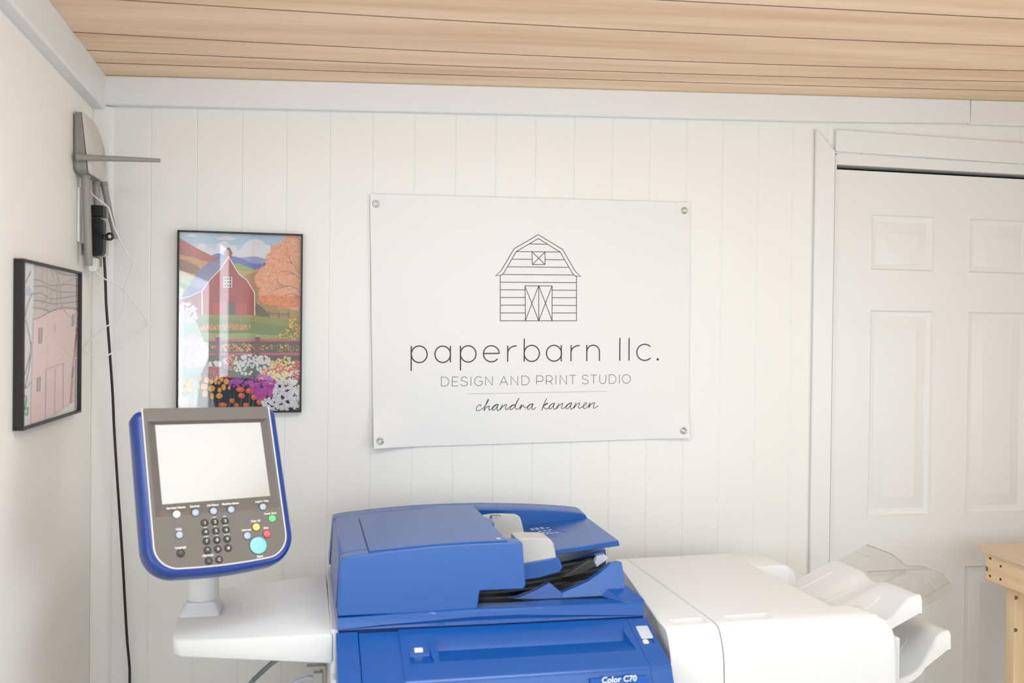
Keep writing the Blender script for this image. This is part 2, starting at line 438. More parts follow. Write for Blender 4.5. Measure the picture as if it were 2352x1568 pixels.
# painted-over nail heads and old nail holes in the boards
# door casing
cl0 = W2(1875, 293, -.018); hd = [W2(1875, 293, -.011), W2(2352, 327, -.011), W2(2352, 376, -.011), W2(1921, 347, -.011)]
cl0 = W2(1875, 293, -.011); cx0, cx1 = cl0[0], W2(1920, 348, -.011)[0]
s1 = (hd[1][1]-hd[0][1])/(hd[1][0]-hd[0][0]); s2 = (hd[2][1]-hd[3][1])/(hd[2][0]-hd[3][0])
XH = OPX1+.01+(cx1-cx0)
board('trim_5', [(cx0, .0), (cx1, .0), (cx1, hd[3][1]), (cx0, hd[0][1]-.0005)], -.011, -.0005, .004)
board('trim_6', [(cx1+.0006, hd[3][1]), (XH, hd[3][1]+s2*(XH-cx1)), (XH, hd[0][1]+s1*(XH-cx0)), (cx1+.0006, hd[0][1]+s1*(cx1-cx0))], -.0105, -.0005, .003)
board('trim_7', [(XH-(cx1-cx0), 0), (XH, 0), (XH, hd[3][1]+s2*(XH-cx1)-.001), (XH-(cx1-cx0), hd[3][1]+s2*(XH-(cx1-cx0)-cx1)-.001)], -.011, -.0005, .004)

# six-panel door
LY = .006
panels = []
pcol = [(on_y(1997, 709, LY).x, on_y(2145, 709, LY).x)]
w0 = pcol[0][1]-pcol[0][0]; c2 = on_y(2222, 711, LY).x; pcol.append((c2, c2+w0))
prow = [(on_y(1998, 622, LY).z, on_y(1998, 489, LY).z), (on_y(1995, 1188, LY).z, on_y(1995, 709, LY).z), (CAMZ-1.32, on_y(2219, 1297, LY).z)]
DXR = pcol[1][1]+(pcol[0][0]-DX0)
xs = sorted([DX0, DXR]+[c for q in pcol for c in q]); zs = sorted([.012, DZ]+[c for q in prow for c in q])
mb = MB()
for i in range(len(xs)-1):
    for j in range(len(zs)-1):
        if i in (1, 3) and j in (1, 3, 5): continue
        mb.poly([(xs[i], LY, zs[j]), (xs[i+1], LY, zs[j]), (xs[i+1], LY, zs[j+1]), (xs[i], LY, zs[j+1])])
for (a, b) in pcol:
    for (c, d) in prow:
        ins = [(0, 0), (.004, -.0008), (.008, .0045), (.013, .006), (.019, .006), (.024, .0075), (.058, .002), (.060, .0012)]
        rings = [[(a+i, LY+h, c+i), (b-i, LY+h, c+i), (b-i, LY+h, d-i), (a+i, LY+h, d-i)] for i, h in ins]
        mb.loft(rings, caps=False); mb.poly(rings[-1])
mb.box(DX0, DXR, LY+.012, LY+.04, .012, DZ)
mb.loft([[(DX0, LY, .012), (DXR, LY, .012), (DXR, LY, DZ), (DX0, LY, DZ)], [(DX0, LY+.012, .012), (DXR, LY+.012, .012), (DXR, LY+.012, DZ), (DX0, LY+.012, DZ)]], caps=False)
door = build('door_1', mb, M['door'], kind='structure', smooth=20)
mb = MB()
jt = CAMZ+.5268
mb.box(OPX0+.0005, DX0-.0015, -.003, .05, 0, jt+.03)
mb.box(DXR+.002, OPX1-.0005, -.003, .05, 0, jt+.03) if DXR+.002 < OPX1-.0005 else None
mb.box(DX0-.001, OPX1-.001, -.003, .05, jt, OPZ-.0006)
build('door_frame', mb, M['door'], door, smooth=0)

# ------------------------------------------------------------------ banner with the barn mark
BY = -.006
tl, tr_, br, bl = [Vector(W2(*p, BY)) for p in ((850, 445), (1585, 465), (1581, 1005), (858, 1028))]
def b_curl(x, z):
    d = (Vector((x, z))-bl).length; e = (Vector((x, z))-br).length
    k = max(0, 1-d/.16)**2*.022+max(0, 1-e/.14)**2*.012
    return BY-k-.0012*math.sin(x*7)*math.sin(z*5)
banner = root('banner', (.56, 0, CAMZ+.04), 'white vinyl wall banner with a line-drawn barn mark and studio lettering', 'banner')
mb = MB(); S = lin_n(0, 1, 40); T = lin_n(0, 1, 30)
def bp(s, t, o=0):
    p = lerp(lerp(bl, br, s), lerp(tl, tr_, s), t); p = Vector((p.x, p.y-.004*4*s*(1-s)*(1-t)*0))
    return (p.x, b_curl(p.x, p.y)+o, p.y)
mb.slab(S, T, lambda s, t: bp(s, t), lambda s, t: bp(s, t, .0012))
build('sheet', mb, M['vinyl'], banner, smooth=60)
lift = .0005
def bz(x, y):     # position on the banner from a detail view of it
    p = W2(900+x/3.409, 520+y/3.409, BY); return p
def on_b(x, z): return (x, b_curl(x, z)-lift, z)
PXM = 3.409*F_PX/2.42
def strokes(lst, wd, k=1):
    m = MB()
    for pts, closed in lst:
        pts = [bz(*p) for p in pts]
        m.stroke(pts, wd/PXM, on_b, closed)
    return m
def arc(cx, cy, rx, ry, a0, a1, n=28):
    return [(cx+rx*math.cos(math.radians(lerp(a0, a1, i/n))), cy-ry*math.sin(math.radians(lerp(a0, a1, i/n)))) for i in range(n+1)]
L = []
def ln(*p): L.append((list(p), False))
def seg(a, b): L.append(([a, ((a[0]+b[0])/2, (a[1]+b[1])/2), b], False))
roof_o = [(1147, 64), (957, 174), (857, 344), (812, 385), (860, 380), (880, 358), (974, 196), (1147, 94), (1319, 200), (1412, 362), (1434, 386), (1480, 391), (1435, 349), (1338, 180)]
L.append((roof_o, True))
for a, b in (((1077, 136), (1218, 139)), ((974, 196), (1319, 200)), ((942, 256), (1099, 257)), ((1199, 259), (1352, 261)), ((908, 315), (1384, 320)), ((870, 375), (1424, 380)),
             ((849, 436), (1446, 439)), ((849, 495), (1042, 496)), ((1256, 498), (1446, 499)), ((849, 556), (1042, 556)), ((1256, 557), (1446, 557)), ((849, 616), (1043, 616)), ((1256, 617), (1446, 618)),
             ((849, 677), (1043, 677)), ((1256, 677), (1446, 677)), ((849, 383), (849, 738)), ((1446, 388), (1446, 738)), ((847, 738), (1448, 738)),
             ((1042, 464), (1257, 465)), ((1043, 464), (1046, 738)), ((1150, 464), (1151, 738)), ((1256, 464), (1255, 738)),
             ((1043, 468), (1150, 736)), ((1148, 468), (1046, 736)), ((1153, 468), (1255, 736)), ((1254, 468), (1152, 736)),
             ((1098, 198), (1100, 298)), ((1100, 298), (1200, 297)), ((1200, 297), (1199, 199)), ((1100, 200), (1199, 296)), ((1198, 201), (1102, 296))):
    seg(a, b)
build('barn_emblem', strokes(L, 5.2), M['ink'], banner, smooth=0, recalc=False)
L = []
seg((152, 935), (151, 1130)); L.append((arc(214, 1000, 62, 65, 0, 351), True))
L.append((arc(398, 1000, 61, 64, 0, 351), True)); seg((458, 934), (458, 1063))
seg((537, 934), (537, 1126)); L.append((arc(598, 997, 61, 64, 0, 351), True))
ln(*([(720, 994), (842, 993)])); ln(*arc(779, 996, 62, 63, 2, 322, 40))
seg((908, 931), (907, 1059)); ln(*([(908, 985)]+arc(972, 985, 62, 50, 165, 84, 10)))
seg((1037, 877), (1036, 1058)); L.append((arc(1096, 993, 60, 63, 0, 351), True))
L.append((arc(1270, 992, 59, 62, 0, 351), True)); seg((1328, 928), (1327, 1056))
seg((1404, 928), (1403, 1054)); ln(*([(1404, 980)]+arc(1466, 980, 60, 48, 165, 84, 10)))
seg((1527, 926), (1527, 1053)); ln(*([(1527, 980)]+arc(1577, 980, 49, 51, 175, 0, 16)+[(1626, 1052)]))
for k in range(0, len(L), 2): build('letter', strokes(L[k:k+2], 9.5), M['ink'], banner, smooth=0, recalc=False)
L = []
seg((1786, 872), (1785, 1051)); build('letter', strokes(L, 9.5), M['ink'], banner, smooth=0, recalc=False); L = []
seg((1858, 872), (1857, 1049)); build('letter', strokes(L, 9.5), M['ink'], banner, smooth=0, recalc=False); L = []
ln(*arc(1980, 985, 62, 63, 45, 317, 34))
m = strokes(L, 9.5)
c = bz(2081, 1040); m.poly([on_b(c[0]+.0036*math.cos(a), c[1]+.0036*math.sin(a)) for a in [2*PI*k/16 for k in range(16)]])
build('letter', m, M['ink'], banner, smooth=0, recalc=False)
# small capitals
def caps():
    out = []
    zx = lambda x: (1000+x/5.113-900)*3.409
    zy = lambda y: (850+y/5.113-520)*3.409
    def g(ch, x0, x1):
        xm = (x0+x1)/2; base = 187-(xm-70)*.0158; tp = base-106+(xm-70)*.0018
        X = lambda t: lerp(x0, x1, t); Y = lambda t: lerp(base, tp, t)
        def l(*pts): out[-1].append(([(zx(X(a)), zy(Y(b))) for a, b in pts], False))
        def ar(cx, cy, rx, ry, a0, a1, n=16): return [(cx+rx*math.cos(math.radians(lerp(a0, a1, i/n))), cy+ry*math.sin(math.radians(lerp(a0, a1, i/n)))) for i in range(n+1)]
        if ch == 'D': l(*([(0, 0), (0, 1), (.45, 1)]+ar(.45, .5, .55, .5, 90, -90, 20)+[(0, 0)]))
        if ch == 'E': l((1, 1), (0, 1), (0, 0), (1, 0)); l((0, .5), (.9, .5))
        if ch == 'I': l((0, 0), (0, .5), (0, 1))
        if ch == 'N': l((0, 0), (0, 1), (1, 0), (1, 1))
        if ch == 'A': l((0, 0), (.5, 1), (1, 0)); l((.2, .32), (.8, .32))
        if ch == 'P': l(*([(0, 0), (0, 1), (.5, 1)]+ar(.55, .68, .45, .32, 90, -90, 14)+[(0, .36)]))
        if ch == 'R': l(*([(0, 0), (0, 1), (.5, 1)]+ar(.55, .68, .43, .32, 90, -90, 14)+[(0, .36)])); l((.58, .36), (1, 0))
        if ch == 'T': l((0, 1), (1, 1)); l((.5, 1), (.5, 0))
        if ch == 'U': l(*([(0, 1), (0, .4)]+ar(.5, .4, .5, .4, 180, 360, 16)+[(1, 1)]))
        if ch == 'O': out[-1].append(([(zx(X(a)), zy(Y(b))) for a, b in ar(.5, .5, .5, .5, 0, 345, 24)], True))
        if ch == 'G': l(*(ar(.54, .5, .54, .5, 48, 318, 26)+[(.98, .2), (.98, .48), (.55, .48)]))
        if ch == 'S': l(*[(p.x, p.y) for p in catmull([(.93, .83), (.75, .97), (.45, 1), (.15, .9), (.06, .74), (.2, .58), (.5, .5), (.85, .4), (.97, .24), (.85, .08), (.5, 0), (.2, .05), (.02, .18)], 4)])
    for ch, a, b in (('D', 70, 157), ('E', 197, 266), ('S', 296, 380), ('I', 418, 418.1), ('G', 460, 552), ('N', 590, 670), ('A', 756, 850), ('N', 888, 968), ('D', 1014, 1102),
                     ('P', 1190, 1268), ('R', 1302, 1376), ('I', 1416, 1416.1), ('N', 1466, 1542), ('T', 1574, 1652), ('S', 1722, 1800), ('T', 1822, 1898), ('U', 1930, 2004), ('D', 2042, 2122), ('I', 2160, 2160.1), ('O', 2196, 2292)):
        if a in (70, 756, 1190, 1722): out.append([])
        g(ch, a, b)
    return out
for wd_ in caps(): build('tagline_word_lettering', strokes(wd_, 3.8), M['ink'], banner, smooth=0, recalc=False)
build('divider_line', strokes([([(585, 1309), (1136, 1300), (1688, 1289)], False)], 2.0), M['inklight'], banner, smooth=0, recalc=False)
sc_pts = [
 [(148, 220), (152, 198), (135, 188), (100, 210), (72, 250), (70, 285), (100, 298), (150, 278), (205, 240), (250, 180), (280, 125), (292, 92), (275, 110), (245, 175), (220, 240), (210, 297), (230, 262), (265, 228), (300, 214), (306, 222), (296, 250), (296, 278), (318, 283), (350, 262), (372, 225), (410, 195), (450, 182), (466, 186), (440, 190), (395, 220), (366, 258), (366, 285), (390, 287), (425, 250), (452, 215), (466, 185), (448, 240), (446, 285), (465, 294), (498, 270), (525, 230), (540, 190), (520, 235), (505, 275), (535, 235), (575, 200), (612, 186), (610, 205), (595, 245), (598, 272), (620, 276), (650, 255), (680, 222), (720, 196), (760, 190), (775, 196), (745, 196), (705, 218), (678, 255), (682, 276), (715, 268), (760, 225), (795, 160), (822, 105), (840, 70), (818, 108), (785, 170), (775, 225), (780, 262), (800, 272), (835, 255), (868, 220), (884, 184)],
 [(884, 184), (878, 215), (855, 278), (875, 240), (900, 205), (918, 200), (926, 218), (940, 240), (965, 244), (990, 225), (1020, 195), (1060, 176), (1098, 176), (1060, 180), (1020, 205), (994, 245), (998, 272), (1025, 270), (1060, 230), (1090, 180), (1075, 235), (1080, 272), (1105, 272), (1145, 232)],
 [(1340, 78), (1315, 120), (1285, 190), (1262, 250), (1253, 288), (1265, 245), (1290, 200), (1330, 168), (1356, 160), (1350, 172), (1310, 195), (1280, 210), (1290, 235), (1315, 262), (1345, 266), (1375, 240), (1400, 200), (1440, 170), (1485, 164), (1450, 168), (1410, 195), (1385, 240), (1390, 266), (1420, 256), (1455, 210), (1478, 170), (1462, 225), (1468, 268), (1490, 270), (1520, 240), (1545, 195), (1560, 170), (1535, 215), (1520, 258), (1550, 218), (1590, 182), (1625, 166), (1628, 180), (1608, 225), (1606, 250), (1630, 258), (1665, 240), (1700, 200), (1745, 166), (1790, 158), (1760, 164), (1715, 195), (1690, 235), (1695, 262), (1725, 254), (1765, 205), (1790, 160), (1768, 215), (1772, 262), (1795, 265), (1825, 235), (1850, 190), (1866, 160), (1845, 205), (1828, 250), (1860, 210), (1895, 172), (1930, 160), (1932, 178), (1912, 218), (1912, 244), (1935, 252), (1975, 230), (2020, 205), (2055, 175), (2052, 152), (2030, 155), (2005, 190), (1996, 230), (2010, 256), (2045, 252), (2085, 215), (2110, 175), (2122, 155), (2110, 195), (2095, 245), (2125, 200), (2165, 162), (2198, 154), (2198, 172), (2180, 215), (2180, 244), (2205, 248), (2240, 226), (2268, 206)],
]
m = MB()
for pts in sc_pts:
    q = [W2(1085+p.x/7.84, 905+p.y/7.84, BY) for p in catmull(pts, 5)]
    m.stroke(q, 12/7.84*2.42/F_PX, on_b)
build('signature_lettering', m, M['ink'], banner, smooth=0, recalc=False)
for px, py in ((864, 468), (1572, 483.5), (872.5, 1011), (1568, 988)):
    x, z = W2(px, py, BY); yb = b_curl(x, z)
    m = MB(); m.ringtorus((x, yb-.001, z), (0, 1, 0), .0078, .0024, mi=0); m.ringtorus((x, yb-.0012, z), (0, 1, 0), .0047, .0014, mi=0)
    m.disc((x, yb-.0002, z), (0, -1, 0), .0042, .0006, mi=1)
    build('grommet', m, [M['chrome'], M['white']], banner, smooth=60)

# ------------------------------------------------------------------ framed barn print on the back wall
random.seed(4)
FY = -.022
c0 = W2(407, 528, FY); c1 = W2(695.5, 537, FY); c2_ = W2(694, 946, FY)
fx0, fx1, fz0, fz1 = c0[0], c1[0], c2_[1]-.001, (c0[1]+c1[1])/2
pic = root('framed_barn_print', ((fx0+fx1)/2, 0, fz0), 'black framed colourful print of a red barn above flower beds, behind the control panel', 'picture')
def frame_mesh(x0, x1, z0, z1, y0, y1, w):
    m = MB()
    m.box(x0, x1, y0, y1, z1-w, z1); m.box(x0, x1, y0, y1, z0, z0+w)
    m.box(x0, x0+w, y0, y1, z0+w, z1-w); m.box(x1-w, x1, y0, y1, z0+w, z1-w)
    return m
build('frame', frame_mesh(fx0, fx1, fz0, fz1, FY, -.0005, .0045), M['frameblack'], pic, bevel=.0006, seg=1)
AY = FY+.014
mb = MB(); mb.box(fx0+.0046, fx1-.0046, AY-.0100, AY-.0090, fz0+.0046, fz1-.0046)
build('glass', mb, M['glass'], pic, smooth=0)
AX0, AX1, AZ0, AZ1 = fx0+.0044, fx1-.0044, fz0+.0044, fz1-.0044
class Art(MB):
    def __init__(s, place): MB.__init__(s); s.place = place; s.mats = []; s.k = 0
    def m_(s, rgb):
        m = flat(rgb)
        if m not in s.mats: s.mats.append(m)
        return s.mats.index(m)
    def shape(s, rgb, pts, smooth=0):
        s.k += 1; e = s.k*2.2e-6
        if smooth: pts = [tuple(p) for p in catmull(pts+[pts[0]], smooth)][:-1]
        s.poly([s.place(p[0], p[1], e) for p in pts], s.m_(rgb))
    def line(s, rgb, pts, wd, smooth=4, taper=None):
        s.k += 1; e = s.k*2.2e-6
        if smooth: pts = [tuple(p) for p in catmull(pts, smooth)]
        s.stroke(pts, wd, lambda x, y: s.place(x, y, e), mi=s.m_(rgb), taper=taper)
    def blob(s, rgb, cx, cy, rx, ry=None, n=9, jit=.15, new=True):
        s.k += 1
        e = s.k*2.2e-6; ry = ry or rx
        s.poly([s.place(cx+rx*random.uniform(1-jit, 1+jit)*math.cos(2*PI*i/n), cy+ry*random.uniform(1-jit, 1+jit)*math.sin(2*PI*i/n), e) for i in range(n)], s.m_(rgb))
    def flower(s, rgb, ctr, cx, cy, r, n=5):
        a0 = random.random()*6
        pts = []
        for i in range(n*3):
            a = a0+2*PI*i/(n*3); rr = r*(.55 if i % 3 == 0 else 1); pts.append((cx+rr*math.cos(a), cy+rr*math.sin(a)))
        e = s.k*2.2e-6; s.poly([s.place(x, y, e) for x, y in pts], s.m_(rgb)); s.k += 1
        if ctr: s.poly([s.place(cx+r*.25*math.cos(q), cy+r*.25*math.sin(q), e+1.1e-6) for q in [0, 1.26, 2.5, 3.8, 5]], s.m_(ctr))
def place_print(px, py, e):
    p = on_y(px, py, AY); return (min(max(p.x, AX0), AX1), AY-e, min(max(p.z, AZ0), AZ1))
A = Art(place_print)
za = lambda *q: [(400+x/7.127, 520+y/7.127) for x, y in q]
zb = lambda *q: [(400+x/6.817, 720+y/6.817) for x, y in q]
A.shape((172, 205, 232), [(400, 520), (700, 520), (700, 700), (400, 700)])
A.shape((170, 150, 92), za((40, 800), (2120, 800), (2120, 1700), (40, 1700)))
A.shape((192, 216, 236), za((40, 260), (2120, 340), (2120, 620), (40, 620)))
for c in (za((190, 140), (290, 112), (380, 150), (290, 165)), za((670, 195), (850, 152), (1015, 205), (820, 228))): A.shape((228, 228, 238), c, 3)
A.shape((230, 230, 240), za((380, 330), (440, 275), (510, 300), (540, 350), (620, 350), (670, 400), (700, 300), (780, 250), (860, 245), (930, 310), (1000, 320), (1040, 400), (1100, 360), (1150, 280), (1290, 205), (1420, 225), (1490, 290), (1560, 310), (1620, 420), (1500, 600), (380, 560)), 3)
A.shape((150, 158, 212), za((1080, 515), (1290, 488), (1420, 510), (1520, 545), (1500, 640), (1200, 640)), 3)
A.shape((78, 112, 196), za((600, 480), (700, 440), (760, 445), (960, 485), (1080, 510), (1200, 570), (1330, 612), (1520, 598), (1520, 690), (1300, 740), (900, 700), (600, 600)), 3)
A.shape((140, 176, 96), za((960, 620), (1060, 608), (1200, 660), (1310, 705), (1250, 800), (1000, 780)), 3)
A.shape((196, 168, 96), za((1040, 700), (1190, 735), (1320, 708), (1420, 700), (1400, 780), (1180, 830), (1060, 790)), 3)
A.shape((168, 138, 84), za((1120, 830), (1240, 775), (1400, 735), (1500, 760), (1700, 1400), (1330, 1400), (1250, 980)), 3)
A.shape((188, 122, 92), za((1190, 900), (1300, 870), (1420, 920), (1420, 1000), (1300, 1000)), 3)
A.shape((178, 62, 72), za((40, 185), (140, 220), (400, 370), (620, 480), (740, 530), (740, 640), (40, 640)))
A.shape((206, 150, 74), za((40, 460), (180, 480), (330, 510), (460, 560), (560, 590), (500, 760), (40, 760)), 2)
A.shape((150, 88, 70), za((40, 520), (90, 525), (150, 550), (220, 560), (290, 600), (360, 630), (420, 680), (430, 730), (330, 800), (40, 800)), 3)
A.shape((186, 160, 72), za((40, 730), (160, 740), (300, 770), (420, 800), (420, 900), (40, 900)))
A.shape((160, 176, 110), za((40, 820), (420, 820), (460, 1060), (460, 1440), (40, 1440)))
A.shape((168, 60, 72), za((60, 1180), (240, 1150), (450, 1060), (455, 1440), (60, 1440)))
A.shape((142, 150, 78), za((40, 1440), (560, 1430), (1330, 1455), (1750, 1500), (2110, 1560), (2110, 1700), (40, 1700)))
# fields
A.shape((110, 140, 84), zb((30, 100), (560, 85), (1200, 120), (1700, 190), (2010, 220), (2010, 430), (30, 430)), 2)
A.shape((150, 172, 104), zb((30, 330), (560, 300), (1200, 305), (1500, 340), (2010, 330), (2010, 420), (30, 420)), 2)
A.shape((96, 124, 74), zb((540, 250), (800, 262), (1100, 270), (1220, 265), (1150, 300), (800, 310), (540, 300)), 3)
for k in range(150):
    x = random.uniform(400, 1210); A.blob((226, 140, 76) if k % 3 else (240, 170, 110), 400+x/6.817, 720+random.uniform(165+20*abs(x-800)/800, 250)/6.817, 1.1, 3.2, 6)
# barn
A.shape((112, 122, 178), za((740, 535), (890, 490), (760, 690), (590, 870), (460, 1050), (240, 1150), (60, 1180), (200, 1040), (330, 820), (430, 690), (560, 590)))
for k in range(17):
    t = k/16; A.line((168, 180, 216), za((lerp(700, 90, t), lerp(550, 1150, t)), (lerp(850, 470, t), lerp(545, 1030, t))), .5, 0)
A.shape((172, 52, 66), za((905, 340), (960, 440), (945, 455), (945, 540), (830, 540), (825, 440), (800, 430)))
A.shape((96, 86, 82), za((876, 338), (945, 425), (960, 450), (950, 450), (935, 430), (810, 432)))
A.shape((168, 44, 60), za((890, 500), (760, 690), (590, 880), (460, 1055), (450, 1440), (1310, 1450), (1310, 1090), (1180, 880), (1060, 790)))
for k in range(12): A.line((150, 36, 52), za((620+k*56, 1430), (620+k*56, lerp(900, 800, k/11) if k < 8 else 950)), .35, 0)
A.line((236, 232, 236), za((60, 1180), (240, 1150), (460, 1050), (590, 870), (760, 690), (892, 495), (1060, 780), (1185, 870), (1315, 1085), (1318, 1450)), 2.2, 0)
A.line((236, 232, 236), za((455, 1060), (462, 1440)), 3, 0)
A.shape((240, 236, 236), za((810, 822), (950, 826), (950, 998), (808, 995)))
for i in range(3):
    for j in range(3): A.shape((92, 84, 86), za((822+i*41, 834+j*55), (854+i*41, 835+j*55), (854+i*41, 878+j*55), (822+i*41, 877+j*55)))
A.shape((196, 66, 78), za((636, 1240), (1190, 1248), (1190, 1445), (640, 1440)))
A.shape((84, 82, 84), za((860, 1240), (1010, 1242), (1008, 1442), (858, 1440)))
A.line((210, 90, 100), za((640, 1235), (720, 1120), (1040, 1118), (1150, 1240)), .7, 0)
A.line((140, 36, 50), za((630, 1240), (1190, 1247)), .9, 0)
A.shape((84, 92, 74), za((1340, 1250), (1400, 1290), (1470, 1350), (1520, 1400), (1560, 1470), (1340, 1455)), 2)
A.line((120, 78, 92), za((1500, 1415), (1900, 1440)), 2.4, 0); A.line((120, 78, 92), za((1560, 1450), (1900, 1470)), 1.4, 0)
for x in (1555, 1710, 1870): A.line((130, 86, 104), za((x, 1385), (x, 1500)), 3, 0)
# autumn tree
A.shape((238, 168, 132), za((1820, 130), (1800, 220), (1700, 290), (1590, 310), (1580, 420), (1510, 470), (1500, 620), (1420, 670), (1360, 760), (1310, 840), (1340, 950), (1400, 1010), (1390, 1100), (1390, 1200), (1500, 1270), (1700, 1290), (1720, 1330), (1850, 1330), (2110, 1290), (2110, 130)), 3)
A.shape((234, 138, 96), za((1390, 1140), (1600, 1120), (1850, 1150), (2110, 1130), (2110, 1290), (1850, 1330), (1720, 1330), (1690, 1290), (1480, 1270), (1400, 1200)), 3)
A.k += 1
for k in range(520):
    x, y = random.uniform(1340, 2090), random.uniform(140, 1310)
    lim = 1820-(y-130)*.85 if y < 800 else 1340+(y-800)*.1
    if x < lim: continue
    q = za((x, y))[0]; A.blob(random.choice([(248, 196, 168), (222, 130, 94), (252, 208, 184)]) if y < 1120 else random.choice([(220, 92, 56), (244, 164, 122)]), q[0], q[1], random.uniform(.9, 1.9), n=6, new=False)
for b in ([(2110, 900), (2050, 760), (1930, 600), (1860, 440), (1830, 240)], [(2060, 760), (2070, 560), (2060, 240)], [(2100, 880), (2020, 820), (1900, 740), (1780, 735), (1690, 770)], [(1980, 780), (1880, 770), (1820, 810)],
          [(2090, 1130), (2000, 1010), (1880, 970), (1760, 970), (1640, 950), (1550, 900)], [(1770, 970), (1700, 910), (1680, 860)], [(1880, 975), (1700, 1010), (1600, 1070), (1540, 1110)], [(2100, 1200), (2020, 1130), (1900, 1100), (1800, 1170), (1760, 1230)], [(1950, 620), (1850, 570), (1760, 560)], [(2080, 1180), (1990, 1160), (1920, 1200)]):
    A.line((160, 138, 128), za(*b), 1.5, 4, lambda t: 1.5-1.1*t)
# pale blossom trees at the left
def cluster(rgb, cx, cy, rx, ry, n, r, ctr=None, kind='blob'):
    A.k += 1
    for i in range(n):
        a, q = random.random()*2*PI, math.sqrt(random.random()); x, y = cx+rx*q*math.cos(a), cy+ry*q*math.sin(a)
        c = random.choice(rgb); p = zb((x, y))[0]
        if kind == 'blob': A.blob(c, p[0], p[1], r*random.uniform(.7, 1.2), n=7, new=False)
        else: A.flower(c, ctr, p[0], p[1], r*random.uniform(.8, 1.15))
A.shape((190, 214, 208), zb((30, 60), (330, 80), (420, 300), (540, 600), (560, 940), (30, 1060)))
cluster([(236, 222, 232), (244, 232, 240), (226, 208, 226)], 200, -10, 180, 150, 90, 4)
A.line((190, 160, 172), zb((70, 930), (110, 760), (160, 600), (260, 440)), 2.5); A.line((190, 160, 172), zb((110, 760), (250, 680), (400, 660)), 1.4); A.line((190, 160, 172), zb((80, 850), (200, 800), (330, 790)), 1.2)
cluster([(240, 224, 234), (246, 236, 242), (230, 212, 228)], 280, 600, 270, 250, 240, 4.5)
# flower rail
A.shape((70, 62, 74), zb((545, 430), (1990, 430), (1990, 720), (545, 720)))
A.shape((64, 84, 76), zb((545, 470), (1990, 480), (1990, 610), (545, 600)))
cluster([(232, 140, 72), (240, 170, 90)], 1000, 530, 460, 60, 110, 1.8)
cluster([(226, 130, 66), (236, 186, 96)], 1700, 540, 290, 60, 60, 1.3)
A.shape((196, 84, 110), zb((545, 405), (1350, 400), (1990, 400), (1990, 435), (545, 438)))
A.shape((196, 84, 110), zb((545, 622), (1350, 612), (1990, 612), (1990, 650), (545, 648)))
for x in (690, 1310): A.shape((112, 62, 78), zb((x-38, 360), (x+38, 360), (x+38, 720), (x-38, 720))); A.shape((226, 190, 176), zb((x-38, 345), (x+38, 345), (x+38, 362), (x-38, 362)))
cluster([(226, 160, 64), (240, 200, 96), (200, 150, 70)], 1880, 230, 130, 170, 90, 2.2)
cluster([(236, 200, 90), (120, 140, 70)], 1760, 360, 180, 50, 60, 1.8)
# beds
A.shape((52, 58, 62), zb((540, 700), (2000, 690), (2000, 1560), (360, 1560), (400, 1000)))
A.shape((56, 84, 84), zb((860, 780), (1500, 700), (1460, 940), (1100, 1020), (860, 1000)), 3)
cluster([(222, 150, 130), (240, 214, 200), (206, 110, 100)], 900, 770, 150, 120, 80, 2.6, (226, 120, 90), 'f')
cluster([(230, 234, 238), (214, 224, 232)], 1250, 800, 330, 160, 120, 3.8, (220, 200, 120), 'f')
cluster([(230, 234, 238), (220, 226, 230)], 640, 790, 110, 50, 24, 3.2, (220, 200, 120), 'f')
cluster([(178, 52, 70), (204, 76, 84), (150, 40, 60)], 640, 900, 130, 70, 70, 2.6)
cluster([(190, 60, 66), (160, 44, 56)], 680, 990, 220, 45, 70, 2.4)
cluster([(226, 206, 130), (240, 226, 170), (196, 170, 96)], 1730, 790, 220, 110, 110, 2.9, (220, 150, 90), 'f')
cluster([(226, 110, 96), (240, 226, 216), (212, 76, 72)], 1620, 900, 250, 90, 100, 3.0, (236, 190, 130), 'f')
cluster([(220, 70, 66), (244, 232, 230)], 1920, 880, 110, 150, 50, 3.6, (226, 120, 80), 'f')
cluster([(240, 232, 206), (236, 214, 130), (244, 240, 232)], 1600, 1010, 270, 110, 110, 3.4, (222, 180, 90), 'f')
cluster([(196, 92, 188), (172, 84, 190), (206, 110, 196), (184, 64, 150)], 1370, 1130, 230, 170, 130, 4.2, (206, 70, 84), 'f')
cluster([(190, 92, 186), (160, 84, 190)], 1000, 1080, 150, 70, 50, 3.8, (196, 70, 96), 'f')
cluster([(196, 86, 170), (206, 96, 182)], 1420, 1260, 170, 100, 60, 4.0, (206, 60, 90), 'f')
cluster([(238, 238, 240), (228, 228, 234)], 1780, 1260, 230, 260, 150, 4.6, (214, 196, 120), 'f')
cluster([(238, 238, 240), (228, 228, 234)], 1560, 1420, 200, 110, 70, 4.2, (214, 196, 120), 'f')
for x in (590, 690, 860, 930, 1040, 1160, 1230): A.line((74, 110, 78), zb((x, 1470), (x+20, 1330), (x+10, 1210)), 3.2, 4, lambda t: 1.2-t*.9)
for x, y, rx, ry in ((405, 1005, 26, 45), (515, 1040, 45, 45), (590, 1060, 30, 40), (655, 1060, 24, 50), (672, 1010, 18, 40), (745, 1020, 30, 50), (820, 1060, 42, 50), (705, 1080, 22, 30), (475, 1140, 55, 50), (592, 1170, 52, 50), (780, 1150, 36, 50), (865, 1160, 22, 28), (715, 1195, 32, 42), (485, 1250, 46, 55), (600, 1290, 28, 52), (710, 1285, 52, 44), (395, 1140, 14, 30)):
    p = zb((x, y))[0]; A.blob((238, 176, 82), p[0], p[1], rx/6.817, ry/6.817, 14, .06)
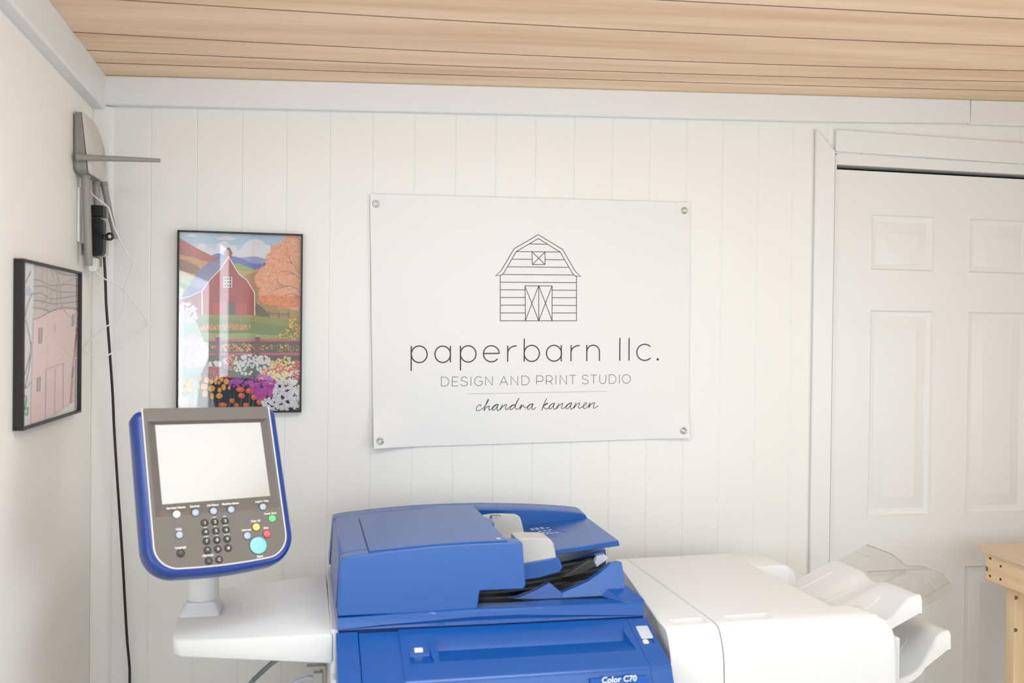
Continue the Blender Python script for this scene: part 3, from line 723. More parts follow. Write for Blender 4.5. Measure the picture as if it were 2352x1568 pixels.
for x, y, rx, ry in ((1040, 1185, 72, 42), (1172, 1205, 50, 44), (1058, 1280, 54, 44), (1250, 1305, 46, 46), (908, 1360, 44, 40), (1330, 1385, 40, 44), (765, 1425, 64, 40), (985, 1430, 36, 36), (1130, 1425, 50, 36)):
    p = zb((x, y))[0]; A.blob((232, 104, 60), p[0], p[1], rx/6.817, ry/6.817, 14, .07); A.blob((240, 140, 84), p[0]-1, p[1]-1.5, rx/6.817*.5, ry/6.817*.5, 10, .1)
cluster([(240, 226, 170), (236, 214, 140)], 170, 1130, 150, 100, 26, 4.5)
cluster([(236, 226, 232)], 140, 1390, 80, 80, 20, 6)
mbk = MB(); mbk.box(AX0, AX1, AY+.0006, AY+.003, AZ0, AZ1)
A.k = 0
base = A.m_((230, 226, 222))
A.add(mbk.v, mbk.f, base)
build('barn_landscape_print', A, A.mats, pic, smooth=0, recalc=False)

# ------------------------------------------------------------------ framed child's drawing on the left wall
FX = XL+.020
def Lp(px, py, x): return on_x(px, py, x)
a = Lp(58, 591, FX); b = Lp(190, 627, FX); c = Lp(52, 992, FX); d = Lp(186.5, 945, FX)
ky0, ky1 = (a.y+c.y)/2, (b.y+d.y)/2; kz0, kz1 = (c.z+d.z)/2, (a.z+b.z)/2
kid = root('framed_drawing', (XL, (ky0+ky1)/2, kz0), "black framed pencil drawing of a pink barn, hung on the left wall", 'picture')
mb = MB(); wv = .006
for (y0, y1, z0, z1) in ((ky0, ky1, kz1-wv, kz1), (ky0, ky1, kz0, kz0+wv), (ky0, ky0+wv, kz0+wv, kz1-wv), (ky1-wv, ky1, kz0+wv, kz1-wv)): mb.box(XL+.0005, FX, y0, y1, z0, z1)
build('frame', mb, M['frameblack'], kid, bevel=.001, seg=2)
DX = XL+.012
mb = MB(); mb.box(DX+.0025, DX+.0035, ky0+wv, ky1-wv, kz0+wv, kz1-wv)
build('glass', mb, M['glass2'], kid, smooth=0)
yA, yB, zA, zB = ky0+wv, ky1-wv, kz0+wv, kz1-wv
def place_kid(px, py, e):
    p = on_x(px, py, DX); return (DX+e, min(max(p.y, yA), yB), min(max(p.z, zA), zB))
K = Art(place_kid)
zk = lambda *q: [(x/3.5636, 560+y/3.5636) for x, y in q]
K.shape((240, 238, 238), zk((190, 100), (280, 130), (250, 1500), (190, 1500)))
K.shape((222, 204, 194), zk((278, 140), (650, 235), (640, 540), (500, 525), (400, 565), (275, 620)))
K.shape((254, 214, 208), zk((272, 625), (400, 570), (500, 530), (640, 545), (615, 1270), (440, 1400), (370, 1450), (245, 1475)))
K.shape((202, 210, 222), zk((210, 360), (240, 340), (262, 400), (255, 430), (210, 420)))
for q in ([(278, 175), (400, 195), (520, 250), (645, 262)], [(275, 295), (330, 300), (420, 340), (560, 330), (640, 350)], [(275, 345), (370, 350), (480, 390), (640, 395)], [(270, 410), (340, 405), (430, 450), (640, 420)], [(275, 460), (350, 470), (450, 490), (640, 470)], [(270, 520), (340, 530), (420, 550), (500, 520), (640, 530)], [(270, 618), (330, 600), (400, 560), (480, 530), (560, 525), (640, 540)]):
    K.line((140, 132, 136), zk(*q), 3.0)
K.line((150, 120, 118), zk((440, 185), (490, 330), (510, 520), (640, 660)), 1.6, 3)
K.line((170, 110, 104), zk((640, 275), (480, 340), (340, 490)), 1.4, 3)
K.k += 1
random.seed(9)
for i in range(130):
    x, y = random.uniform(275, 600), random.uniform(600, 1400)
    if y > 1450-(x-270)*.55: continue
    e = random.uniform(20, 60)
    K.line(random.choice([(252, 224, 220), (240, 178, 176), (252, 228, 224)]), zk((x, y), (x+e*.5, y-e*.5), (x+e, y-e*.7)), .7, 2)
for i in range(60):
    x = random.uniform(280, 640); K.line((206, 190, 180), zk((x, 150+(x-280)*.25), (x-2, 540)), .35, 0)
for q in ([(318, 690), (345, 690), (338, 810), (318, 812), (318, 690)], [(592, 580), (608, 576), (600, 670), (588, 672), (592, 580)], [(305, 1100), (330, 1090), (325, 1200), (303, 1205), (305, 1100)]):
    K.shape((206, 160, 154), zk(*q[:-1])); K.line((130, 118, 116), zk(*q), 2.1, 0)
K.line((150, 120, 118), zk((370, 1450), (375, 1025), (515, 975), (515, 1350)), 1.1, 0); K.line((190, 120, 116), zk((450, 1010), (445, 1400)), .9, 0); K.line((150, 120, 118), zk((450, 640), (447, 720)), .9, 0)
K.shape((196, 110, 104), zk((625, 680), (640, 690), (600, 1010), (588, 1010)))
K.shape((70, 50, 44), zk((590, 1005), (605, 1005), (598, 1100), (582, 1100)))
K.shape((206, 96, 84), zk((582, 1105), (600, 1105), (588, 1305), (568, 1305)))
K.line((150, 150, 150), zk((270, 620), (262, 900), (248, 1475), (370, 1450), (440, 1400), (615, 1275)), 1.0, 0)
for q in ([(210, 320), (250, 220), (240, 260)], [(205, 590), (230, 480), (265, 400)], [(210, 620), (240, 760), (250, 880), (200, 1070)], [(255, 800), (240, 1000), (205, 1180), (250, 1130)], [(640, 360), (660, 440), (650, 560), (665, 480)], [(640, 580), (655, 680), (650, 750)]):
    K.line((110, 104, 112), zk(*q), 1.7, 3)
for q in ([(195, 1240), (215, 1260), (205, 1330), (195, 1370)], [(200, 1360), (225, 1340), (220, 1400), (195, 1380)], [(650, 560), (665, 600), (655, 660)]):
    K.line((110, 160, 120), zk(*q), 4.2, 3)
mbk = MB(); mbk.box(DX-.004, DX-.0004, yA, yB, zA, zB)
K.k = 0
K.add(mbk.v, mbk.f, K.m_((246, 240, 232)))
build('pencil_drawing', K, K.mats, kid, smooth=0, recalc=False)

# ------------------------------------------------------------------ router, adapters and cords in the corner
router = root('wifi_router', (XL, -.11, CAMZ+.43), 'grey wall-mounted router with four long antennas, high in the left corner', 'router')
RX0, RX1 = XL+.001, XL+.038
y0, y1, z0, z1 = -.192, -.048, CAMZ+.368, CAMZ+.512
mb = MB()
pts = rrect(y0, y1, z0, z1, [.016, .03, .058, .003], 6)
def shrink(pts, s, x):
    cy, cz = (y0+y1)/2, (z0+z1)/2; return [(RX0+(x-RX0)*(1-.42*max(0, (p[1]-CAMZ-.43)/.08)), cy+(p[0]-cy)*s, cz+(p[1]-cz)*s) for p in pts]
mb.loft([shrink(pts, .9, RX0), shrink(pts, .97, RX0+.006)]+[q for k in range(7) for q in (shrink(pts, .985, RX0+.008+k*.0036), shrink(pts, 1.0, RX0+.0098+k*.0036))])
build('body', mb, M['rgrey'], router, smooth=40)
mb = MB(); mb.loft([shrink(pts, 1.0, RX1-.004), shrink(pts, 1.005, RX1), shrink(pts, .95, RX1+.004)])
m2 = mb
build('cover', m2, [M['rface'], M['rgrey']], router, smooth=40)
def antenna(path, r0=.0065, r1=.0045):
    mb = MB(); p = [Vector(q) for q in path]
    n = 10; ps = [p[0].lerp(p[1], i/(n-1)) for i in range(n)]
    mb.tube(ps, [r0*1.05]*2+[lerp(r0, r1, i/(n-3)) for i in range(n-2)], 12)
    d = (p[1]-p[0]).normalized(); mb.tube([p[0]-d*.002, p[0]+d*.008], r0*1.25, 12)
    build('antenna', mb, M['rgrey'], router, smooth=40)
pA = on_y(178, 361, -.2); pB = on_y(368, 368.5, -.2)
antenna([pA, pB], .0072, .0046)
antenna([on_y(196.5, 400, -.155), on_y(204, 610, -.155)], .0095, .0085)
antenna([on_y(221, 418, -.06), on_y(227, 612, -.06)], .0075, .0075)
antenna([on_y(238, 420, -.045), on_y(265, 548, -.045)], .0075, .0062)

plate = MB(); py_ = -.125
pz0, pz1 = on_x(190, 558, XL+.006).z-.0, on_x(186, 430, XL+.006).z
plate.prism(rrect(-.152, -.075, pz0, pz1, .004, 3), 'x', XL+.0005, XL+.007)
outlet = root('wall_outlet', (XL, -.11, pz0), 'white outlet cover plate on the left wall, under the router', 'outlet')
build('cover_plate', plate, M['white'], outlet, bevel=.0015)
for q in (.3, .7):
    mb = MB(); mb.prism(rrect(-.13, -.097, lerp(pz0, pz1, q)-.014, lerp(pz0, pz1, q)+.014, .006, 4), 'x', XL+.007, XL+.009)
    build('socket', mb, M['rface'], outlet, smooth=30)
def brick(px0, px1, py0, py1, yf, xb, name, label, r, mats):
    """adapter: near face at y=yf, reaching from the wall plate to its measured front"""
    p = on_y(px0, py0, yf); q = on_y(px1, py1, yf)
    ad = root(name, (xb, yf, q.z), label, 'adapter')
    mb = MB(); x0, x1 = xb, q.x
    mb.prism(rrect(x0, x1, q.z, p.z, [.001, r, r, .001], 6), 'y', yf, yf+.026)
    build('case', mb, mats[0], ad, bevel=.002, smooth=40)
    mb = MB(); mb.prism(rrect(x0, x1+.004, q.z-.001, p.z+.001, [.001, r, r, .001], 6), 'y', yf+.0262, yf+.038)
    build('base', mb, mats[1], ad, bevel=.002, smooth=40)
    return ad
ad1 = brick(204, 237, 470, 496.5, -.115, XL+.0095, 'black_adapter', 'small black plug adapter, the upper of two below the router', .002, (M['black'], M['rgrey']))
ad2 = brick(204, 237, 499.5, 587, -.118, XL+.0095, 'black_adapter', 'large rounded black power brick, hanging above the white charger', .012, (M['black'], M['gplastic']))
mb = MB(); mb.tube([on_y(232, 541, -.125), on_y(243, 541, -.126), on_y(247, 540, -.127)], .0028, 8)
c = on_y(252, 543, -.126)
mb.ringtorus(c, (.25, 1, .1), .0075, .003, 20, 8)
mb.tube(catmull([on_y(208, 480, -.122), on_y(215, 515, -.124), on_y(230, 540, -.128), on_y(246, 551, -.13), on_y(258, 548, -.127)], 5), .0014, 6)
build('looped_lead', mb, M['black'], ad2, smooth=50)
p = on_y(204, 591, -.105); q = on_y(223, 624, -.105)
usb = root('usb_charger', (p.x, -.105, q.z), 'small white plug charger below the black power brick', 'charger')
mb = MB(); mb.prism(rrect(XL+.012, q.x, q.z+.004, p.z, .004, 4), 'y', -.105, -.08); 
build('case', mb, M['cordw'], usb, bevel=.002)
mb = MB(); mb.disc(on_y(211, 615, -.108), (0, 1, 0), .0095, .02, 20); build('plug_end', mb, M['white'], usb, bevel=.002)

def cord(name, pts, r, m, label, k=6):
    mb = MB(); mb.tube(catmull(pts, k), r, 8)
    return build(name, mb, m, label=label, cat='cord', smooth=60)
bk = [(239, 588), (242, 640), (244, 700), (250, 780), (255, 850), (259, 910), (262, 980), (268, 1080), (276, 1200), (283, 1310), (287, 1385), (292, 1470), (296.5, 1520), (298, 1568)]
pts = [on_y(x, y_, -.085+.05*min(1, (y_-588)/400)) for x, y_ in bk]
pts += [Vector((pts[-1].x, -.035, z)) for z in (.4, .2, .02)]
cord('power_cord', pts, .0033, M['cordk'], 'black power cord hanging down the back wall from the router corner')
wh = [(204, 418, -.12), (208, 440, -.125), (222, 455, -.13), (245, 472, -.13), (252, 485, -.13), (262, 520, -.12), (275, 550, -.11), (290, 578, -.10), (304, 598, -.09), (303, 615, -.085), (292, 645, -.08), (286.5, 668, -.08), (286, 692, -.085), (284, 716, -.09), (266, 737, -.1), (240, 752, -.11), (212, 776, -.115), (193, 797, -.115),
      (196, 806, -.115), (208, 812, -.115), (228, 823, -.11), (250, 815, -.10), (290, 780, -.08), (330, 752, -.06), (337, 742, -.06), (330, 725, -.065), (308, 697, -.07), (290, 670, -.075), (272, 655, -.08), (245, 643, -.09), (228, 632, -.1), (217, 619, -.105)]
cord('charging_cord', [on_y(*q) for q in wh], .0018, M['cordw'], 'thin white charging cord looping from router to white charger', 5)

# ------------------------------------------------------------------ the colour copier
ANG = math.radians(1.93)
PX, PY = .01315, -.67639
ZS = CAMZ-.59027                      # level of the scanner's lower edge
printer = root('office_printer', (PX, PY, 0), 'large blue and white colour copier with a document feeder on top', 'printer', ANG, off=(0, 0, 0))
def Z(u, z): return ZS+z-.0195*u      # the machine stands slightly out of level
def tl_(p): return Vector((p.x, p.y, Z(p.x, p.z)))
def T_(): return MB(tl_)
# white cabinet
mb = MB(); mb.prism([(-.012, -.02), (.648, -.02), (.648, .49), (-.012, .49)], 'z', .0, ZS-.09)
build('cabinet', mb, M['wplastic2'], printer, bevel=.004)
mb = T_(); mb.prism([(-.012, .02), (-.006, .014), (.644, .014), (.648, .02), (.648, .485), (-.008, .485)], 'z', -.098, -.0035)
build('scanner_base', mb, M['wplastic2'], printer, bevel=.002)
mb = T_(); mb.box(.002, .645, .004, .03, -.03, .0015); build('lid_gap_shade', mb, M['navy'], printer, smooth=0)  # added navy strip, painting the shade in the gap under the lid
# sloped blue front deck, three covers
RV, RZ = -.131, -.058
def deck_prof(dv=0):
    p = [(.0, -.0036), (-.010, -.0100), (RV+.004, RZ+.0016)]
    for k in range(1, 6):
        a = math.radians(68-k*14); p.append((RV+.004-.011*math.cos(a)+.0042, RZ-.009+.011*math.sin(a)))
    p += [(RV-.0125, RZ-.03), (RV-.0125, -.5), (.0, -.5)]
    return p
def dk(v): return -.006+.397*v
def deck_piece(name, ua, ub, dz=0):
    mb = T_(); mb.prism([(v, z+dz) for v, z in deck_prof()], 'x', ua, ub); return build(name, mb, [M['blue'], M['blue2'], M['navy']], printer, bevel=.0015, smooth=25)
left = deck_piece('left_front_cover', -.003, .0398)
low = deck_piece('toner_cover', .0406, .1295, -.0026)
mid = deck_piece('front_cover', .120, .6062)
right = deck_piece('right_front_cover', .6070, .652)
# slanted shoulder between toner cover and main cover is the bevelled left side of the main cover
cutter = T_(); cutter.hexa([(.108, .02, .05), (.1252, .02, .05), (.108, -.3, .05), (.1252, -.3, .05), (.108, .02, .0), (.108+.0001, .02, 0), (.108, -.3, 0), (.1081, -.3, 0)])
# pocket of the front cover: back wall, fold line, sloping floor
def wedge(u0, u1, va, vb, depth, fold, inset0, inset1):
    m = T_(); up_ = .03
    A_ = (va, dk(va)); B_ = (vb, dk(vb)); F_ = (lerp(va, vb, fold), dk(lerp(va, vb, fold))-depth)
    r1 = [(u0, *A_), (u0+inset0, *F_), (u0, *B_), (u0, B_[0], B_[1]+up_), (u0, A_[0], A_[1]+up_)]
    r2 = [(u1, *A_), (u1-inset1, *F_), (u1, *B_), (u1, B_[0], B_[1]+up_), (u1, A_[0], A_[1]+up_)]
    m.loft([r1, r2]); return m
cut(mid, [wedge(.191, .5955, -.0115, -.0865, .0135, .40, .002, .012), wedge(.1335, .1795, -.0350, -.0890, .010, .42, .004, .004)])
mb = T_(); mb.prism([(-.0045, dk(-.0045)), (-.0035, -.008), (-.0035, -.02), (-.0055, -.02)], 'x', .13, .60); 
mb2 = T_()
d1 = (-.0405, dk(-.0405)-.0032)
mb2.add([(.1465, -.0405, -.0275), (.163, -.0405, -.0275), (.163, -.0500, -.0318), (.1465, -.0500, -.0318)], [(0, 1, 2, 3)])
mb2.add([(.1465, -.0402, -.0255), (.163, -.0402, -.0255), (.163, -.0510, -.0300), (.1465, -.0510, -.0300), (.1465, -.0402, -.0295), (.163, -.0402, -.0295), (.163, -.0510, -.034), (.1465, -.0510, -.034)], [(0, 1, 2, 3), (0, 4, 5, 1), (1, 5, 6, 2), (2, 6, 7, 3), (3, 7, 4, 0), (4, 7, 6, 5)])
build('usb_port', mb2, M['white'], mid, smooth=0, bevel=.0006)
mb = T_()
mb.hexa([(.0485, -.0243, dk(-.0243)-.008), (.0495, -.0243, dk(-.0243)-.008), (.0505, -.0855, dk(-.0855)-.008), (.0545, -.0855, dk(-.0855)-.008),
         (.0485, -.0243, dk(-.0243)-.0036), (.0495, -.0243, dk(-.0243)-.0036), (.0505, -.0855, dk(-.0855)-.0036), (.0545, -.0855, dk(-.0855)-.0036)])
build('slot', mb, M['dgrey'], low, smooth=0)
mb = T_()
fv = RV-.0127
mb.box(.477, .597, fv-.0006, fv+.003, -.115, RZ-.0125)
build('model_plate', mb, M['blue2'], mid, smooth=0, bevel=.0004)
mb = T_(); mb.text('Color C70', .0165, (.536, fv-.0009, -.0785), (1, 0, 0), (0, 0, 1), 'CENTER', bold=.0004)
build('model_lettering', mb, M['white'], mid, smooth=0, recalc=False)
# power switch under its clear flap
cut(right, [wedge(.6165, .6435, -.052, -.0705, .008, .5, .002, .002)])
mb = T_(); q = rrect(.617, .6438, -.0570, -.0225, .003, 4)
mb.loft([[(a_, b_, dk(b_)-.0005) for a_, b_ in q], [(a_, b_, dk(b_)+.0022) for a_, b_ in q]])
build('switch_flap', mb, M['flap'], right, bevel=.0008)
mb = T_(); q = rrect(.6175, .6305, -.0690, -.0565, .005, 5)
mb.loft([[(a_, b_, dk(b_)-.0065) for a_, b_ in q], [(a_, b_, dk(b_)-.0005) for a_, b_ in q]])
build('power_switch', mb, M['beige'], right, bevel=.001)

# scanner lid with its bowed, undercut front lip
ztop = [(0, .024), (.15, .029), (.284, .0325), (.45, .031), (.647, .0271)]
zlens = [(0, .001), (.0834, .0081), (.168, .0125), (.272, .0178), (.37, .0176), (.5, .0105), (.6, .0040), (.647, .0008)]
mb = T_(); rings = []
for u in lin_n(0, .6466, 40):
    bow = -.010*(1-((u-.33)/.33)**2); zt = interp(ztop, u); zl = interp(zlens, u); uc = .010*min(1, zl/.010)
    rings.append([(u, .455, 0), (u, bow+uc*.7, 0), (u, bow+uc*.8, zl*.45), (u, bow+uc*.45, zl*.94), (u, bow+.0004, zl+.0004), (u, bow+.0030, (zt+zl)/2), (u, bow+.0062, zt-.0018), (u, bow+.0095, zt), (u, .06, .027), (u, .455, .027)])
mb.loft(rings)
build('scanner_lid', mb, M['blue'], printer, bevel=.0008, smooth=16)

# document feeder
ARCH = [(.005, .1383), (.02, .1412), (.042, .1442), (.096, .1498), (.15, .1543), (.205, .158), (.26, .16), (.316, .1612), (.373, .1614), (.43, .16), (.488, .158), (.547, .1543), (.607, .1493), (.632, .1460)]
def arch(u): return interp(ARCH, u)
mb = T_()
def fpoly(pts): return pts
us = lin_n(.0085, .376, 26)
face_poly = [(.2815, .0272), (.2866, .0640), (.290, .0656), (.3775, .0656), (.3815, .0675), (.3846, .0746), (.379, .1585)]+[(u, arch(u)) for u in us[::-1]]+[(.0055, .134), (.0012, .0272)]
def fr(v0, k): return [(u, v0+k*.013*(z-.027)/.13, z) for u, z in face_poly]
mb.loft([fr(.003, 1), [(u, .055, z) for u, z in face_poly]])
build_face = mb
hous = [(.28, .0272), (.30, .085), (.352, .112), (.349, arch(.349)-.001)]+[(u, arch(u)-.0002) for u in lin_n(.008, .345, 24)[::-1]]+[(.004, .134), (-.002, .0272)]
mb.loft([[(u, .0555, z) for u, z in hous], [(u, .3945, z) for u, z in hous]])
rail = [(.30, .030), (.36, .098), (.645, .118), (.6495, .128), (.6440, .1405)]+[(u, arch(u)) for u in lin_n(.006, .632, 40)[::-1]]+[(.003, .134), (-.005, .0272)]
def rr(v, dz): return [(u, v, z-(dz if z > .125 and u > .2 else dz*max(0, (u)/.2) if z > .125 else 0)) for u, z in rail]
mb.loft([rr(.395, .006), rr(.412, .0035), rr(.446, 0), [(u, .455, z-(.003 if z > .1 else 0)) for u, z in rail]])
feeder = build('document_feeder', mb, M['blue'], printer, bevel=.0022, seg=2, smooth=28)
# hinged cover of the feeder
mb = T_()
def vback(u): return lerp(.345, .392, (u-.063)/(.251-.063)) if u < .251 else .4045
cus = [.063, .1, .15, .2, .25, .2515, .28, .31, .33, .3485]
mb.slab(cus, [0, .33, .66, 1], lambda u, t: (u, lerp(.0275, vback(u), t), arch(u)+.0022), lambda u, t: (u, lerp(.0275, vback(u), t), arch(u)-.006))
build('feeder_cover', mb, M['blue'], feeder, bevel=.0007, smooth=30)
mb = T_(); mb.slab([.0610, .0624], lin_n(.024, .342, 5), lambda u, t: (u, t, arch(u)+.0006), lambda u, t: (u, t, arch(u)-.004)); build('seam', mb, M['navy'], feeder, smooth=0)
mb = T_(); mb.slab([.2480, .2508], [.378, .402], lambda u, t: (u, t, arch(u)+.0008), lambda u, t: (u, t, arch(u)-.004)); build('seam', mb, M['navy'], feeder, smooth=0)
mb = T_(); mb.slab([.3490, .3512], [.345, .404], lambda u, t: (u, t, arch(u)+.0004), lambda u, t: (u, t, arch(u)-.004)); build('seam', mb, M['navy'], feeder, smooth=0)
mb = T_(); mb.disc((.3335, .0445, arch(.33)+.0020), (0, 0, 1), .0055, .0012, 20, dome=.0006); build('latch_dot', mb, M['gplastic'], feeder, smooth=40)
# finger notch at the edge of the cover
mb = T_(); mb.prism([(.336, .20), (.357, .195), (.362, .215), (.362, .245), (.352, .262), (.336, .262)], 'z', arch(.35)-.012, arch(.35)+.0015); build('cover_tab', mb, M['blue'], feeder, bevel=.003)
# input tray
def tz(u): return .056+.114*u
mb = T_()
us = [.355, .45, .55, .647]
def ty(t, u): return lerp(lerp(.143, .1383, (u-.487)/.15), lerp(.395, .4005, (u-.36)/.29), t)
mb.slab(us, [0, .3, .6, 1], lambda u, t: (u-(.0095*(1-t) if u > .64 else 0), ty(t, u), tz(u)), lambda u, t: (u-(.0095*(1-t) if u > .64 else 0)+(.003 if u > .64 else 0), ty(t, u), tz(u)-.0125))
itray = build('input_tray', mb, M['blue'], feeder, bevel=.0015, smooth=30)
mb = T_()
for k, (v0, du, n) in enumerate(((.352, .0, 3), (.340, .0, 4), (.318, .012, 3), (.300, .016, 2), (.285, .02, 3))):
    for i in range(n):
        u = .484+du+i*.0125; mb.add([(u+a_*.009, v0+b_*.005, tz(u+a_*.009)+.0004) for a_, b_ in ((0, 0), (1, 0), (1, 1), (0, 1))], [(0, 1, 2, 3)])
build('size_marks', mb, M['white'], itray, smooth=0, recalc=False)
mb = T_()
for (ua, va, ub, vb) in ((.462, .374, .52, .247), (.515, .38, .555, .275)):
    mb.stroke([(ua, va), ((ua+ub)/2, (va+vb)/2), (ub, vb)], .0012, lambda x, y_: (x, y_, tz(x)+.0003))
build('tray_groove', mb, M['navy'], itray, smooth=0, recalc=False)
# paper guides
def guide(uz, v0, v1, name, m):
    mb = T_(); mb.loft([[(u, v0, z) for u, z in uz], [(u, v1, z) for u, z in uz]]); return build(name, mb, m, feeder, bevel=.002, seg=3, smooth=35)
gb = guide([(.352, .100), (.462, .1075), (.4545, .118), (.4475, .146), (.4435, .1545), (.434, .1595), (.40, .1615), (.3746, .1612), (.352, .1585)], .30, .312, 'paper_guide', M['guide'])
mb = T_(); mb.loft([[(.40, .252, .1035), (.463, .252, .1105), (.458, .252, .1125), (.40, .252, .106)], [(.352, .302, .099), (.463, .302, .1095), (.458, .302, .115), (.352, .302, .108)]]); build('guide_foot', mb, M['guide'], gb, bevel=.001)
mb = T_(); mb.add([(.3700, .2994, .1500), (.3945, .2994, .1515), (.3945, .2994, .1605), (.3700, .2994, .1600)], [(0, 1, 2, 3)]); build('max_tag', mb, M['dgrey'], gb, smooth=0, recalc=False)
mb = T_(); mb.text('MAX', .0072, (.3750, .2991, .1527), (1, 0, .06), (0, 0, 1), 'LEFT', bold=.0002)
ax_ = .3916
mb.add([(ax_-.0008, .2991, .1585), (ax_+.0008, .2991, .1585), (ax_+.0008, .2991, .1530), (ax_-.0008, .2991, .1530)], [(0, 1, 2, 3)])
mb.add([(ax_-.0024, .2991, .1548), (ax_+.0024, .2991, .1548), (ax_, .2991, .1520)], [(0, 1, 2)])
mb.add([(.3728, .2991, .1512), (.3942, .2991, .1523), (.3942, .2991, .1515), (.3728, .2991, .1504)], [(0, 1, 2, 3)])
build('max_lettering', mb, M['white'], gb, smooth=0, recalc=False)
gf = guide([(.380, .100), (.466, .112), (.4655, .120), (.4595, .146), (.4545, .1535), (.446, .1565), (.40, .158), (.380, .157)], .0625, .125, 'paper_guide', M['guide'])
mb = T_(); mb.loft([[(u, .058, z) for u, z in ((.384, .104), (.4670, .1155), (.472, .112), (.4795, .0935), (.4725, .0845), (.43, .0735), (.384, .0685))], [(u, .155, z) for u, z in ((.384, .104), (.4670, .1155), (.472, .112), (.4795, .0935), (.4725, .0845), (.43, .0735), (.384, .0685))]])
build('guide_arm', mb, M['blue'], gf, bevel=.0015, smooth=30)
# output tray: black curved floor between two blue wings
OUT = [(.27, .0276), (.36, .0290), (.44, .036), (.52, .047), (.58, .057), (.622, .066)]
mb = T_()
def ofl(u, v): return interp(OUT, u)+.0014*(1 if int((v-.04)/.02) % 2 else 0)
vs = []
for k in range(11): vs += [.044+k*.02, .044+k*.02+.0195]
mb.slab([.282]+[q[0] for q in OUT[1:]], vs, lambda u, v: (u, v, ofl(u, v) if (v > .088 or u < .40) else .0278), lambda u, v: (u, v, .0268))
mb.box(.2815, .2845, .044, .39, .027, .0655)
mb.box(.283, .36, .386, .3945, .027, .09)
build('output_tray', mb, M['blackrib'], feeder, smooth=30)
wing_top = [(.315, .0278), (.384, .0312), (.42, .0420), (.4537, .0592)]
wing_top2 = [(.4816, .0366), (.51, .046), (.5411, .0582), (.57, .0765), (.5961, .0975), (.6185, .0988), (.6215, .085), (.627, .0285)]
mb = T_()
for pts in ([(.315, .0275)]+wing_top[1:]+[(.4812, .0368), (.4812, .0275)], [(.480, .0275)]+wing_top2):
    mb.loft([[(u, 0.068-.010*max(0, 1-(z-.027)/.016)**2, z) for u, z in pts], [(u, .0715, z) for u, z in pts], [(u, .088, z-.002*(z > .03)) for u, z in pts]])
build('tray_wing', mb, M['blue'], feeder, bevel=.002, smooth=40)
bw = [(.40, .0275), (.44, .034), (.50, .045), (.56, .056), (.61, .068), (.638, .080), (.650, .080), (.6515, .060), (.6515, .0275)]
mb = T_(); mb.loft([[(u, .258, z) for u, z in bw], [(u, .385, z) for u, z in bw]]); build('tray_wing', mb, M['blue'], feeder, bevel=.002, smooth=40)
mb = T_(); mb.loft([[(.568, .058, .0268), (.612, .012, .0268), (.606, .016, .0272), (.577, .072, .046)], [(.653, .090, .0268), (.652, .012, .0268), (.651, .016, .0310), (.630, .074, .0475)]]); build('wing_rib', mb, M['blue'], feeder, bevel=.0015)
mb = T_(); st = [(.4990, .040), (.5090, .0315), (.5900, .0700), (.5830, .0800), (.571, .083)]
mb.loft([[(u, .150, z) for u, z in st], [(u, .163, z+.003) for u, z in st]]); build('paper_stop', mb, M['stopg'], feeder, bevel=.0015)
mb = T_(); st = [(.583, .0705), (.590, .0668), (.6185, .0855), (.606, .0945), (.590, .0905)]
mb.loft([[(u, .151, z) for u, z in st], [(u, .163, z+.003) for u, z in st]]); build('stop_tip', mb, M['flap'], feeder, bevel=.001)

# side shelf carrying the control panel
sh = [(-.010, .452), (-.010, .012), (-.295, .030), (-.3105, .045), (-.3155, .075), (-.3205, .17), (-.3215, .26), (-.3165, .335), (-.300, .362), (-.135, .408)]
def shz(u, v): return -.040-.030*min(1, (u+.3155)/.30)
mb = MB(); rings = []
for ins, zz in ((.010, None), (.002, -.012), (0, -.006), (0, 0)):
    pass
cu, cv = -.16, .22
def ringat(s, zf): return [(cu+(u-cu)*s, cv+(v-cv)*s, ZS+zf(u, v)) for u, v in sh]
def rounded(ins): return ins
mb.loft([ringat(.965, lambda u, v: shz(u, v)), ringat(.99, lambda u, v: shz(u, v)+.002), ringat(1.0, lambda u, v: shz(u, v)+.010), ringat(1.0, lambda u, v: -.0165), ringat(.995, lambda u, v: -.0115), ringat(.985, lambda u, v: -.010)])
shelf = build('side_shelf', mb, M['wplastic'], printer, smooth=40)
mb = MB(); mb.box(-.222, -.196, .175, .245, ZS-.0102, ZS-.0094)
build('shelf_inlay', mb, M['wplastic2'], shelf, bevel=.0004, seg=1)
mb = MB()
bs = rrect(-.318, -.236, .170, .262, .008, 4); bt = rrect(-.306, -.245, .184, .25, .012, 4)
mb.loft([[(a_, b_, ZS-.010) for a_, b_ in bs], [(a_, b_, ZS-.0065) for a_, b_ in bs], [(a_, b_, ZS+.013) for a_, b_ in bt], [(a_, b_, ZS+.016) for a_, b_ in bt]])
build('post_base', mb, M['wplastic2'], shelf, smooth=50, bevel=.001)
mb = MB(); mb.tube([(-.2745, .222, ZS+.006), (-.2745, .222, ZS+.10), (-.2745, .222, ZS+.25), (-.2745, .222, ZS+.275)], [.0325, .0325, .0325, .026], 40)
mb.tube([(-.2745, .222, ZS+.252), (-.2650, .165, ZS+.305)], .026, 20)
build('panel_post', mb, M['wplastic'], shelf, smooth=60)

